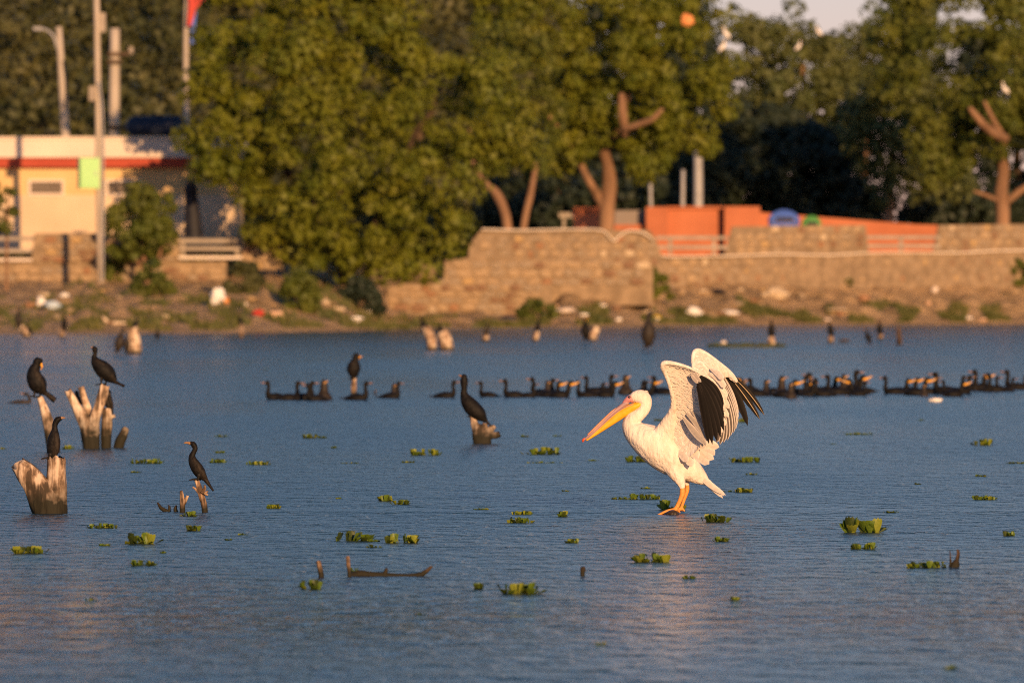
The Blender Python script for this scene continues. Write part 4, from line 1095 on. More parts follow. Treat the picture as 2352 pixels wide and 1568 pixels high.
cormorant('cormorant half hidden behind the upright post beside the three-pronged stump', (249, 948), dS + 0.35,
          c2([(850, 470, 22), (845, 500, 28), (850, 540, 34), (862, 575, 30), (875, 600, 15)]), ((872 / 3.413, 763.7 + 595 / 3.413), (886 / 3.413, 763.7 + 640 / 3.413)), None, f2([(850, 560, 846, 612)]), c2([(855, 510, 26), (868, 560, 24), (880, 600, 8)]), group=PG, tailw=.03, bodym='corm_brown')
cormorant('bird peering between the prongs of the three-pronged stump', (178, 920), dS + 0.3, c2([(600, 470, 16), (605, 495, 18), (610, 520, 22), (625, 545, 24)]), None, c2([(590, 515), (580, 520)]), group=PG, bodym='corm_brown')
cormorant('small cormorant upright with bill pointing away from the stumps, on the thick V-shaped stump', (120, 1051), wd(1178),
          c2([(468, 674, 19), (450, 684, 24), (432, 715, 22), (430, 750, 22), (428, 785, 34), (420, 840, 48), (414, 900, 48), (410, 945, 40), (406, 975, 26)]), ((404 / 3.413, 763.7 + 960 / 3.413), (384 / 3.413, 763.7 + 985 / 3.413)), c2([(478, 670), (492, 667), (507, 667)]),
          f2([(395, 955, 390, 985), (430, 955, 432, 985)]), c2([(440, 800, 30), (440, 870, 40), (432, 935, 34), (420, 975, 12)]), group=PG, tailw=0.03, eye=(467 / 3.413, 763.7 + 670 / 3.413, .018))
cormorant('small slim cormorant facing the open lake on the gnarled stub', (457, 1101), wd(1176),
          c2([(1500, 866, 16), (1515, 875, 22), (1530, 905, 20), (1518, 938, 20), (1506, 968, 26), (1515, 1010, 38), (1542, 1058, 47), (1572, 1102, 44), (1598, 1138, 24)]), ((1600 / 3.413, 763.7 + 1135 / 3.413), (1674 / 3.413, 763.7 + 1240 / 3.413)), c2([(1490, 866), (1468, 862), (1446, 863)]),
          f2([(1560, 1115, 1552, 1150), (1575, 1120, 1568, 1150)]), c2([(1520, 990, 24), (1555, 1050, 36), (1590, 1105, 30), (1622, 1148, 10)]), group=PG, tailw=0.028, eye=(1504 / 3.413, 763.7 + 866 / 3.413, .016))
cormorant('long-necked cormorant with thin stiff tail on the low jagged root stump', (1087, 955), wd(1018),
          [(1066, 866, 7.5), (1066, 876, 9), (1066, 892, 7), (1066, 905, 9), (1074, 922, 16), (1087, 938, 18.5), (1102, 952, 16), (1113, 963, 7)], ((1111, 960), (1133, 984)), [(1060, 864), (1054, 861)], [(1092, 945, 1086, 956), (1096, 946, 1090, 957)],
          [(1072, 918, 10), (1086, 934, 13), (1103, 953, 10), (1114, 965, 3)], group=PG, tailw=0.025)
cormorant('black cormorant seen from behind with yellow face on the pale narrow post', (812, 869), wd(908),
          [(818, 818, 8), (816, 826, 8), (814, 836, 14), (812, 848, 16), (812, 860, 11), (811, 870, 5)], ((812, 862), (808, 876)), [(824, 818), (832, 819)], [(808, 860, 808, 870), (816, 860, 815, 870)], [(812, 836, 11), (811, 850, 12), (810, 866, 4)], group=PG, gular=(825, 820, 2.6), tailw=.05, billm='gular')
# far perched birds: three poses, then placed one by one
FP = 'cormorants perched far out by the opposite bank'
def far_bird(x, y, h, lean, label, face=-1, body='corm', open_=False):
    """upright bird of pixel height h standing at pixel (x, y); lean moves the head sideways"""
    d = wd(max(y, 772) + 8)
    hx = x + lean
    cormorant(label, (x, y), d, [(hx + face * h * .03, y - h * .95, h * .055), (hx, y - h * .9, h * .065), (hx - face * h * .03 - lean * .15, y - h * .76, h * .06), (x + lean * .6, y - h * .6, h * .15), (x + lean * .35, y - h * .38, h * .2), (x + lean * .05, y - h * .15, h * .15), (x - face * h * .05, y - h * .04, h * .06)],
              ((x - face * h * .04, y - h * .1), (x - face * h * .16, y + h * .1)), [(hx + face * h * .08, y - h * .95), (hx + face * h * .2, y - h * .95)], [(x - h * .05, y - h * .1, x - h * .05, y + 1), (x + h * .05, y - h * .1, x + h * .05, y + 1)],
              [(x + lean * .55, y - h * .58, h * .09), (x + lean * .3, y - h * .36, h * .12), (x - face * h * .05, y - h * .06, h * .04)], bodym=body, group=FP, tailw=.05, gular=((hx + face * h * .05, y - h * .86, h * .035) if open_ else None), billm='gular' if open_ else 'corm_bill')
far_bird(44, 752, 46, -2, 'pale-breasted cormorant on the leaning stub by the left shore', -1, 'corm_brown')
far_bird(71, 768, 26, -8, 'crouched dark cormorant low beside the leaning stub at the left shore', 1)
far_bird(147, 759, 38, 2, 'hunched cormorant on the small stub by the grass shore', -1)
far_bird(308, 754, 26, 8, 'black bird crouched on the broad pale stump', 1)
far_bird(270, 808, 56, 12, 'brown cormorant leaning with lowered wing against the broad pale stump', 1, 'corm_brown')
far_bird(290, 806, 40, 4, 'dark cormorant close against the broad pale stump', 1, 'corm_brown')
far_bird(362, 779, 26, -2, 'small dark cormorant low in the water right of the broad stump', -1)
far_bird(552, 746, 24, -1, 'small cormorant on the thin pale stake below the huge neem', -1)
far_bird(977, 766, 40, -10, 'cormorant stretching up on the left stump of the joined pair', -1)
far_bird(1008, 772, 34, 4, 'black cormorant between the joined pair of stumps', 1)
far_bird(1116, 774, 34, 4, 'cormorant on the low stub off the footing corner', 1, 'corm_brown')
far_bird(1233, 764, 34, 5, 'cormorant on the leaning stub below the hose dip', -1)
far_bird(1346, 780, 54, -3, 'yellow-throated cormorant beside the pale slanted stub', 1, 'corm', True)
far_bird(1488, 798, 84, 3, 'tall dark cormorant standing erect near the rounded bush shore', 1, 'corm_brown')
far_bird(1772, 777, 44, 0, 'cormorant on the stub of the floating green mat', 1)
far_bird(1910, 774, 38, -6, 'cormorant on the pale stub beside the low floating stick', -1)
far_bird(1998, 788, 34, -10, 'crouching cormorant, lowest of the right trio of perches', -1)
far_bird(2021, 770, 36, -2, 'cormorant on the pale stub of the right trio of perches', 1)

# swimming rafts of cormorants: three poses copied along the water
def swimmer(pose):
    root = empty('swimming_cormorant', (0, 0, 0), 'x', 'bird')
    mb = MB()
    if pose == 'up':          # upright neck, body to the right of it
        loft(mb, [(-.135, 0, .225, .02, .02), (-.118, 0, .232, .028, .025), (-.105, 0, .21, .026, .024), (-.105, 0, .15, .023, .023), (-.11, 0, .09, .034, .034), (-.07, 0, .04, .055, .07), (.02, 0, .035, .062, .085), (.11, 0, .03, .045, .06), (.17, 0, .03, .018, .025)], k=14, sub=4)
        mb.build('body', MT['corm'], root)
        mb = MB(); loft(mb, [(-.15, 0, .226, .010, .010), (-.2, 0, .232, .005, .004)], k=6, sub=2); mb.build('bill', MT['corm_bill'], root)
    elif pose == 'gape':      # head thrown up, orange throat and open bill
        loft(mb, [(.125, 0, .185, .026, .026), (.10, 0, .19, .034, .03), (.085, 0, .16, .03, .03), (.075, 0, .11, .03, .03), (.06, 0, .07, .04, .04), (.02, 0, .04, .06, .08), (-.08, 0, .035, .06, .085), (-.16, 0, .03, .025, .04)], k=14, sub=4)
        mb.build('body', MT['corm'], root)
        mb = MB(); loft(mb, [(.135, -.006, .168, .015, .015), (.17, -.006, .185, .016, .013), (.215, -.006, .208, .005, .005)], k=8, sub=3); mb.build('bill', MT['throat'], root)
        mb = MB(); loft(mb, [(.11, -.018, .17, .018, .02), (.14, -.018, .178, .018, .02)], k=8, sub=2); mb.build('gular_patch', MT['gular'], root)
    else:                     # seen from behind, hunched
        loft(mb, [(0, 0, .215, .03, .03), (0, 0, .2, .04, .036), (.002, 0, .15, .045, .042), (.0, 0, .1, .055, .06), (0, 0, .05, .09, .09), (0, 0, .02, .095, .1)], k=14, sub=4)
        mb.build('body', MT['corm_brown'], root)
        mb = MB(); loft(mb, [(.01, -.03, .2, .012, .012), (.05, -.04, .225, .006, .006)], k=6, sub=2); mb.build('bill', MT['throat'], root)
    mb = MB()
    tx = {'up': .17, 'gape': -.16, 'back': 0}[pose]; sg = {'up': 1, 'gape': -1, 'back': 1}[pose]
    loft(mb, [(tx - sg * .02, 0, .03, .012, .02), (tx + sg * .08, 0, .035, .006, .035)], k=8, sub=2, round_ends=False); mb.build('tail', MT['corm_wing'], root)
    return root
PROTO = {k: swimmer(k) for k in ('up', 'gape', 'back')}
used = set()
WHERE = (('by the pale narrow post', 960), ('near the jagged root stump', 1250), ('ahead of the pelican bill', 1560), ('behind the raised pelican wings', 2020), ('near the white float', 9999))
DESC = {'up': 'black cormorant swimming with upright neck', 'gape': 'cormorant swimming with orange throat and raised bill', 'back': 'brownish cormorant sitting hunched on the water'}
def swim(x, y, pose='up', flip=1, sc=1.0):
    src = PROTO[pose]
    r = src if pose not in used else copy_tree(src)
    used.add(pose)
    r.location = wat(x, y); r.location.z = -0.012
    r.scale = (flip * sc, sc, sc)
    r.rotation_euler = (0, 0, random.uniform(-0.35, 0.35))
    w = [nm for nm, lim in WHERE if x < lim][0]
    right = (pose == 'gape') == (flip > 0)
    lab = ('large ' if sc >= 1.1 else 'small ' if sc <= 0.85 else '') + DESC[pose] + ' ' + w
    if pose != 'back': lab += ', facing ' + ('the pelican' if right == (x < 1600) else 'away')
    r['label'] = lab
    r['group'] = 'swimming cormorants: ' + lab
for a in [(634, 917), (664, 918, 'up', -1), (697, 918, 'up', -1), (725, 919, 'up', 1, 0.9), (744, 918, 'back', 1, 1.15), (822, 918, 'up', -1), (905, 912, 'back', 1, .8), (898, 914, 'up', -1, .9), (862, 905, 'back', 1, .3), (1024, 913, 'up', -1, .95), (1120, 911, 'up', 1, .85), (1180, 912), (1212, 912, 'up', -1, .8),
          (1242, 907), (1258, 908, 'back', 1, .9), (1268, 911, 'gape'), (1292, 912, 'gape', 1, 1.05), (1250, 910, 'up', -1), (1345, 911, 'up', 1, .9), (1365, 903), (1385, 902, 'up', -1, 1.05), (1396, 911, 'gape'), (1370, 911, 'up', -1, .8), (1437, 905, 'back', 1, 1.15), (1470, 906, 'up', -1, .8), (1486, 907, 'gape'), (1478, 902, 'back', 1, .8), (1521, 903), (1532, 905, 'up', -1, .9),
          (1714, 896, 'gape', -1, .9), (1708, 902, 'back', 1, .8), (1741, 909), (1760, 906, 'back', 1, .9), (1776, 905, 'up', -1, 1.05), (1795, 907, 'back', 1, 1.1), (1808, 911, 'gape', 1, 1.1), (1830, 907, 'up', -1, 1.1), (1816, 914, 'back', 1, .9), (1845, 906, 'gape', 1, .9), (1853, 909, 'up', -1, .8),
          (1882, 905, 'up', 1, 1.2), (1904, 902, 'gape', 1, 1.1), (1892, 909), (1922, 905, 'up', 1, 1.1), (1938, 903, 'back', 1, 1.15), (1944, 900, 'up', -1, 1.25), (1962, 903, 'gape', 1, 1.2), (1968, 905, 'gape', -1, 1.0), (1972, 908, 'up', -1, .8), (1990, 900, 'up', 1, .8),
          (2052, 904), (2070, 903, 'gape', 1, 1.0), (2090, 903, 'gape', 1, 1.05), (2110, 907, 'gape', 1, 1.15), (2130, 904, 'up', -1), (2122, 909, 'back', 1, .7), (2172, 903, 'up', 1, 1.2), (2194, 903, 'up', -1), (2208, 904, 'up', -1, 1.05), (2196, 910, 'gape', 1, 1.0), (2182, 905, 'up', 1, .8),
          (2246, 896, 'gape', 1, 1.15), (2260, 896, 'up', 1, 1.2), (2274, 899, 'up', -1, .9), (2290, 899, 'up', 1, 1.05), (2312, 898, 'up', -1, .8), (2334, 894, 'up', 1, 1.15), (2356, 893, 'back', 1, .9)]:
    swim(*a)
# snake-necked bird on its own behind the leaning log
cormorant('slender brown bird swimming with snake-like neck behind the leaning log', (50, 925), wd(926), [(56, 905, 3), (61, 905, 3.5), (66, 910, 3), (68, 918, 3.5), (64, 924, 5), (50, 924, 6), (35, 924, 4.5), (24, 926, 2)], ((26, 925), (17, 926)), [(54, 904), (46, 902)], bodym='corm_brown', tailw=.03, name='swimming_bird')
lump('float', 'smooth white float lying on the water in front of the right raft', 'float', 0, 0, 34, 11, MT['white'], 0.01, pt=wat(2150, 922) + Vector((0, 0, -0.01)))
lump('plastic_scrap', 'tiny pale scrap floating over the green mat', 'litter', 0, 0, 14, 12, MT['parapet'], 40, pt=wat(1662, 793))

# ------------------------------------------------------------------ floating water lettuce
def lettuce_leaf(seed):
    r = random.Random(seed); mb = MB()
    nu, nv = 6, 6
    pts = []
    for i in range(nv + 1):
        t = i / nv
        w = 0.10 + 0.42 * (t ** 0.8) * (1 - 0.35 * max(0, t - .8) * 5 * .5)
        for j in range(nu + 1):
            u = -1 + 2 * j / nu
            tt = t * (1 - 0.10 * u * u * t) * (1 + (0.05 * math.cos(u * 9 + seed) if i == nv else 0))
            z = 0.10 * abs(u) ** 1.5 * t + 0.05 * math.cos(u * 8) * t * 0.5 + 0.16 * t * t
            pts.append((u * w, tt, z))
    fs = [(i * (nu + 1) + j, i * (nu + 1) + j + 1, (i + 1) * (nu + 1) + j + 1, (i + 1) * (nu + 1) + j) for i in range(nv) for j in range(nu)]
    mb.add(pts, fs)
    me = bpy.data.meshes.new('leaf'); me.from_pydata(mb.v, [], mb.f)
    me.polygons.foreach_set('use_smooth', np.ones(len(mb.f), dtype=bool)); me.update()
    return me
LL = []
for i in range(12):
    me = lettuce_leaf(i * 1.3); me.materials.append(MT[('lettuce', 'lettuce2', 'lettuce3', 'lettuce')[i % 4]]); LL.append(me)
PL = 'floating water lettuce'
MARKS = [((112, 1178), 'the thick V-shaped stump'), ((207, 1030), 'the three-pronged stump'), ((470, 1176), 'the gnarled stub'), ((1108, 1018), 'the jagged root stump'), ((890, 1322), 'the curving sunken log'), ((1540, 1180), 'the pelican feet'), ((1660, 1080), 'the pelican tail'), ((1338, 1010), 'the pelican bill tip'), ((2194, 1302), 'the brown twig cluster'), ((1338, 1322), 'the small dark stub'), ((2150, 922), 'the white float')]
used_labels = {}
def plant(x0, x1, y, h, label=None):
    c = wat((x0 + x1) / 2, y); s = (y - YH) / H
    w = (x1 - x0) / s; hh = h / s
    cx = (x0 + x1) / 2
    px = x1 - x0
    if label is None:
        size = 'broad leafy clump' if px > 62 else ('small tuft' if px > 26 else 'single scrap')
        tall = 'upright ' if h > 17 else ('flat ' if h < 8 else '')
        best = min(MARKS, key=lambda m: (m[0][0] - cx) ** 2 + ((m[0][1] - y) * 3) ** 2)
        dist = math.hypot(best[0][0] - cx, (best[0][1] - y) * 3)
        rel = 'close by' if dist < 160 else ('out from' if dist < 420 else 'well away from')
        label = '%s%s of water lettuce floating %s %s' % (tall, size, rel, best[1])
    root = empty('water_lettuce', c, label, 'water plant', PL + ': ' + label)
    L = min(max(hh * 0.95, 0.022), 0.085)
    n = int(max(4, min(30, 1.1 * w / (L * 0.16))))
    nrose = max(1, int(round(w / (L * 2.2))))
    for i in range(n):
        k = i % nrose
        cxr = (-0.5 + (k + 0.5) / nrose) * w * 0.86 + random.uniform(-.42, .42) * w / nrose
        me = random.choice(LL)
        o = bpy.data.objects.new('leaf', me); COL.objects.link(o); o.parent = root
        yaw = random.uniform(0, 2 * math.pi)
        pitch = random.choice((R(12), R(25), R(40), R(55), R(70))) if h > 9 else R(random.uniform(5, 40))
        l_ = L * random.uniform(0.75, 1.2)
        o.location = (cxr, random.uniform(-.3, .3) * w * 0.5, -0.006)
        o.rotation_euler = (pitch, 0, yaw)
        o.scale = (l_ * random.uniform(0.7, 1.0), l_, l_)
    mb = MB(); loft(mb, [(-w * .38, 0, -.004, .004, w * .10 + .006), (0, 0, -.003, .006, w * .16 + .008), (w * .38, 0, -.004, .004, w * .10 + .006)], k=8, sub=2)
    mb.build('raft', MT['lettuce3'], root)
for a in [(25,105,1270,20),(200,275,1212,13),(280,357,1248,26),(230,250,1253,6),(300,358,1298,16),(367,380,1270,9),(425,460,1218,15),(415,450,1185,13),(610,645,1167,11),(520,535,1240,6),(545,565,1228,5),(692,738,1352,24),(765,845,1242,27),(845,872,1257,11),(845,877,1243,9),(880,965,1246,23),(870,905,1150,16),(900,937,1158,13),(1085,1122,1170,6),(1170,1225,1181,11),(1160,1225,1200,15),(1283,1310,1186,15),(1300,1330,1246,12),(1087,1110,1352,18),(1140,1247,1362,28),
          (1455,1548,1290,22),(1567,1600,1328,10),(1605,1675,1198,20),(1640,1682,1243,13),(1515,1575,1170,24),(1445,1522,1146,15),(1408,1442,1146,9),(1474,1492,1122,8),(1435,1502,1060,15),(1675,1748,1061,15),(1688,1730,1130,12),(1650,1692,1129,5),(1715,1738,1090,8),(1925,2022,1222,36),(1955,2010,1260,16),(2075,2182,1303,18),(2233,2288,1147,12),(2305,2332,1230,12),(2235,2276,1022,16),(1937,2006,998,9),(2312,2358,1064,8),(2240,2264,1094,9),
          (1200,1290,1043,17),(1200,1300,1063,7),(935,1016,1045,15),(920,952,1062,7),(1195,1216,1003,8),(1270,1290,1002,6),(695,727,1006,11),(730,753,1006,9),(760,776,1029,9),(780,826,1064,6),(495,526,1003,8),(495,516,1040,9),(480,519,1062,10),(562,621,1067,10),(300,383,1064,13),(300,326,1085,6),(1350,1376,1058,6),(1680,1702,1378,13),(806,822,1312,14),(0,12,1031,7),(770,783,1145,5),(1293,1306,1128,5),(200,216,1378,6),(1690,1712,969,10),(2110,2124,965,5),(1905,1920,1020,5),(1440,1470,1146,8),(2100,2116,1112,5),(2030,2062,1177,5),(1500,1530,966,8),(145,170,1031,10),(605,618,848,4),(1370,1385,1480,4),(960,975,1412,4),(2160,2200,1535,4)]:
    plant(*a)
# floating green mat far out
c = wat(1715, 797); root = empty('floating_mat', c, 'long thin floating green weed mat around the pale stub', 'water plant'); s = F / c.y
mb = MB(); loft(mb, [(-88 / s, 0, 0, .03, .5), (-40 / s, 0, .01, .06, 1.2), (0, 0, .01, .05, 1.0), (45 / s, 0, .01, .07, 1.2), (88 / s, 0, 0, .03, .4)], k=10, sub=3); mb.build('raft', MT['grass'], root)
cs = [(rng.uniform(-85, 85) / s, rng.uniform(-.5, .5), 0.03) for i in range(60)]
link_mesh('foliage', leaves_mesh('foliage', cs, [0.07] * 60, 16, 0.09), MT['bush'], root)

# ------------------------------------------------------------------ the pelican
PZ = 1280.0
def pz(zx, zy, y=0.0):
    return Vector(((zx - 850) / PZ, y, (1425 - zy) / PZ))
pel = empty('pelican', at(1545.8, 1177.6, 48.4), 'great white pelican with both wings raised and long yellow-pouched bill', 'bird')

def remeshed(mb, name, matr, parent, voxel=0.006, smooth=6):
    me = bpy.data.meshes.new(name); me.from_pydata(mb.v, [], mb.f); me.update()
    tmp = bpy.data.objects.new('tmp', me); COL.objects.link(tmp)
    md = tmp.modifiers.new('r', 'REMESH'); md.mode = 'VOXEL'; md.voxel_size = voxel
    sm = tmp.modifiers.new('s', 'SMOOTH'); sm.iterations = smooth; sm.factor = 0.5
    dg = bpy.context.evaluated_depsgraph_get()
    out = bpy.data.meshes.new_from_object(tmp.evaluated_get(dg))
    out.name = name
    bpy.data.objects.remove(tmp)
    out.materials.clear(); out.materials.append(matr)
    out.polygons.foreach_set('use_smooth', np.ones(len(out.polygons), dtype=bool))
    return link_mesh(name, out, matr, parent)

def pl_(pts):      # (zx, zy, r, side_r_factor[, y])
    out = []
    for q in pts:
        zx, zy, r, f = q[:4]; y = q[4] if len(q) > 4 else 0.0
        v = pz(zx, zy, y); out.append((v.x, v.y, v.z, r / PZ, r / PZ * f))
    return out
mb = MB()
# head, neck, trunk, rump as one run
loft(mb, pl_([(505, 478, 34, .85), (540, 468, 52, .85), (585, 468, 62, .85), (612, 490, 62, .85), (622, 525, 54, .9), (610, 568, 52, .95), (570, 612, 54, 1), (520, 650, 60, 1.05), (498, 690, 68, 1.05), (520, 740, 90, 1.05), (580, 790, 120, 1.05), (660, 840, 150, 1.0), (760, 900, 168, .95), (860, 970, 160, .95), (940, 1030, 128, .95), (1020, 1090, 90, .95), (1085, 1138, 60, .9), (1130, 1172, 30, .9)]), k=24, sub=5)
# shoulders
loft(mb, pl_([(760, 860, 125, .8, -.04), (790, 770, 105, .5, -.07), (815, 690, 75, .5, -.10), (838, 610, 44, .6, -.14), (850, 530, 26, .7, -.185), (842, 450, 18, .8, -.225), (822, 380, 14, .9, -.262)]), k=14, sub=4)
loft(mb, pl_([(790, 860, 110, .8, .05), (830, 760, 90, .5, .08), (870, 680, 60, .5, .12), (930, 600, 34, .6, .16)]), k=14, sub=4)
# thighs
loft(mb, pl_([(850, 1010, 110, .7, -.045), (880, 1090, 78, .8, -.055), (905, 1150, 50, .9, -.06), (923, 1205, 27, 1, -.06)]), k=14, sub=4)
loft(mb, pl_([(900, 1040, 90, .7, .045), (940, 1110, 52, .8, .055), (962, 1160, 32, .9, .055), (968, 1190, 21, 1, .055)]), k=14, sub=4)
body = remeshed(mb, 'body', MT['pel'], pel)

# head parts
mb = MB(); loft(mb, pl_([(512, 482, 33, 1.02), (490, 484, 31, 1.12), (465, 500, 24, 1.15), (448, 514, 17, 1.1)]), k=16, sub=4); mb.build('face_skin', MT['pel_pink'], pel)
for sgn in (-1, 1):
    v = pz(489, 468, sgn * 0.0265); mb = MB(); loft(mb, [(v.x, v.y, v.z, .0085, .0085), (v.x, v.y + sgn * .004, v.z, .007, .007)], k=10, sub=2); mb.build('eye', MT['pel_eye'], pel)
mb = MB()
loft(mb, pl_([(470, 512, 20, 1.2), (430, 540, 19, 1.2), (340, 610, 15, 1.4), (240, 706, 13, 1.7), (150, 792, 11, 1.7), (118, 818, 9, 1.3)]), k=14, sub=5)
ub = mb.build('upper_bill', MT['pel_bill'], pel)
mb = MB(); loft(mb, pl_([(380, 566, 6, 1.6), (335, 602, 8, 2.0), (235, 697, 8, 2.3), (150, 781, 7, 2.2)]), k=10, sub=5)
for i, v in enumerate(mb.v): mb.v[i] = (v[0] - 0.001, v[1], v[2] + 0.003)
mb.build('ridge', MT['pel_rim'], ub)
mb = MB(); loft(mb, pl_([(120, 812, 10, 1.2), (108, 824, 12, 1.1), (106, 834, 7, 1)]), k=10, sub=4); mb.build('nail', MT['pel_nail'], ub)
mb = MB()
loft(mb, pl_([(590, 520, 22, 1.55), (560, 535, 27, 1.5), (520, 550, 33, 1.25), (460, 583, 39, .95), (390, 632, 37, .8), (310, 692, 29, .85), (220, 762, 18, 1.1), (140, 822, 8, 1.5)]), k=16, sub=5)
pouch = mb.build('pouch', MT['pel_pouch'], pel)
mb = MB(); loft(mb, pl_([(520, 528, 7, 5.2), (430, 566, 7, 4.4), (340, 632, 7, 3.4), (240, 726, 6, 3.3), (150, 808, 5, 3.2)]), k=10, sub=5); mb.build('lower_mandible', MT['pel_bill'], pouch)
# nape crest
mb = MB()
for dx in range(5):
    loft(mb, pl_([(600 + dx * 8, 425 + dx * 8, 9, 1), (628 + dx * 7, 418 + dx * 13, 5, 1), (645 + dx * 6, 426 + dx * 15, 1.5, 1)]), k=6, sub=3)
mb.build('crest', MT['pel'], pel)

# legs and webbed feet
def pleg(pts, y, toes, heel):
    mb = MB(); loft(mb, pl_([(a, b, r, .9, y) for a, b, r in pts]), k=12, sub=5)
    lg = mb.build('leg', MT['pel_leg'], pel)
    mb = MB(); h = pz(heel[0], heel[1], y)
    tips = [pz(*t) for t in toes]
    for t in tips:
        m_ = h.lerp(t, .5) + Vector((0, 0, .006))
        loft(mb, [(h.x, h.y, h.z, .012, .012), (m_.x, m_.y, m_.z, .010, .010), (t.x, t.y, t.z, .005, .006)], k=8, sub=3)
    # webs between neighbouring toes
    for a, b in zip(tips[:-1], tips[1:]):
        c_ = (a + b) / 2 * .8 + h * .2
        up = Vector((0, 0, .004))
        mb.add([h + up, a + up, c_ + up, b + up, h - up, a - up, c_ - up, b - up], [(0, 1, 2, 3), (7, 6, 5, 4), (0, 4, 5, 1), (1, 5, 6, 2), (2, 6, 7, 3), (3, 7, 4, 0)])
    mb.build('foot', MT['pel_leg'], lg)
pleg([(924, 1200, 20), (926, 1245, 23), (922, 1275, 21), (903, 1325, 17), (882, 1370, 18), (868, 1392, 20)], -.06, [(720, 1438, -.12), (755, 1432, -.06), (800, 1425, -.0), (905, 1418, -.03)], (865, 1393))
pleg([(968, 1185, 17), (968, 1230, 19), (962, 1262, 17), (942, 1320, 13), (925, 1370, 13), (915, 1395, 14)], .055, [(800, 1425, .02), (840, 1420, .06), (880, 1415, .10), (945, 1408, .05)], (912, 1393))

# feathers
def feather(parent, base, tip, width, matr, mid=None, y0=0.0, y1=0.0, name='feather', camber=0.25, tipw=0.55, face=Vector((0, -1, 0)), n=9):
    """vane from base to tip (zoom pixels, y depth in m); rounded tip, shaft raised"""
    A = pz(base[0], base[1], y0); T = pz(tip[0], tip[1], y1)
    Mi = pz(mid[0], mid[1], (y0 + y1) / 2) if mid else (A + T) / 2
    C = Mi * 2 - (A + T) / 2      # bezier control passing through mid
    mb = MB(); w = width / PZ / 2
    pts = []; att = []
    for i in range(n + 1):
        t = i / n
        P = A * (1 - t) ** 2 + C * 2 * t * (1 - t) + T * t * t
        tg = ((C - A) * 2 * (1 - t) + (T - C) * 2 * t).normalized()
        sd_ = face.cross(tg).normalized()
        ww = w * (0.45 + 0.55 * min(1, t / 0.4)) * (math.sqrt(max(0.0, 1 - ((t - tipw) / (1 - tipw)) ** 2)) if t > tipw else 1)
        ww = max(ww, 0.0006)
        for u in (-1, -.5, 0, .5, 1):
            pts.append(P + sd_ * (ww * u) + face * (-camber * ww * u * u + 0.0012 * (u == 0))); att.append(abs(u))
    fs = [(i * 5 + j, i * 5 + j + 1, (i + 1) * 5 + j + 1, (i + 1) * 5 + j) for i in range(n) for j in range(4)]
    mb.add(pts, fs, att)
    return mb.build(name, matr, parent, attr='edge')

def wing_sheet(parent, rows, name, matr, belly, thick=0.012):
    """rows: ((lead x,y,depth),(trail x,y,depth)); a thin shelled surface between them"""
    Lr = cat_rom([r[0] for r in rows], 6); Tr = cat_rom([r[1] for r in rows], 6)
    nu = 12; V_ = []
    for a, b in zip(Lr, Tr):
        for j in range(nu + 1):
            u = j / nu
            q = a * (1 - u) + b * u
            v = pz(q[0], q[1], q[2] + belly * math.sin(math.pi * u) ** 0.8)
            V_.append(v)
    nr = len(Lr); k = nu + 1
    mb = MB(); N = len(V_)
    back = [v + Vector((0, thick, 0)) for v in V_]
    fs = []
    for i in range(nr - 1):
        for j in range(nu):
            a = i * k + j
            fs.append((a, a + 1, a + k + 1, a + k)); fs.append((N + a, N + a + k, N + a + k + 1, N + a + 1))
    for i in range(nr - 1):
        for j in (0, nu):
            a = i * k + j; fs.append((a, a + k, N + a + k, N + a))
    for j in range(nu):
        for i in (0, nr - 1):
            a = i * k + j; fs.append((a, a + 1, N + a + 1, N + a))
    mb.add(V_ + back, fs)
    return mb.build(name, matr, parent)

# near wing (seen from below)
rowsN = [((730, 700, -.085), (950, 985, -.14)), ((770, 645, -.11), (1040, 905, -.18)), ((812, 590, -.14), (1095, 800, -.215)), ((836, 520, -.18), (1110, 690, -.245)), ((832, 450, -.22), (1092, 590, -.27)),
         ((815, 380, -.255), (1070, 500, -.295)), ((792, 310, -.295), (1055, 430, -.315)), ((765, 250, -.33), (1048, 375, -.335)), ((748, 205, -.36), (1045, 335, -.335)), ((770, 178, -.375), (1045, 310, -.35)), ((860, 187, -.385), (1048, 292, -.365)), ((950, 212, -.385), (1052, 280, -.375)), ((1035, 252, -.38), (1056, 272, -.38))]
nw = wing_sheet(pel, rowsN, 'wing', MT['pel_covert'], 0.03)
mb = MB(); loft(mb, pl_([(a[0] + 6, a[1] + 4, r, 1.1, a[2]) for (a, b), r in zip(rowsN, (10, 14, 17, 18, 18, 18, 18, 19, 22, 22, 17, 13, 9))]), k=12, sub=5); mb.build('leading_edge', MT['pel_covert'], nw)
for b, m_, t, w in [((1062, 292), (1185, 400), (1250, 562), 60), ((1060, 300), (1180, 440), (1256, 660), 60), ((1055, 310), (1168, 480), (1262, 745), 62), ((1050, 322), (1150, 520), (1235, 795), 64), ((1046, 335), (1132, 545), (1205, 832), 64), ((1044, 350), (1112, 570), (1165, 852), 64), ((1042, 370), (1095, 580), (1135, 845), 60), ((1050, 300), (1120, 420), (1180, 560), 62), ((1052, 310), (1105, 430), (1150, 600), 66)]:
    feather(nw, b, t, w, MT['vane_black'], m_, -.385, -.285, 'primary')
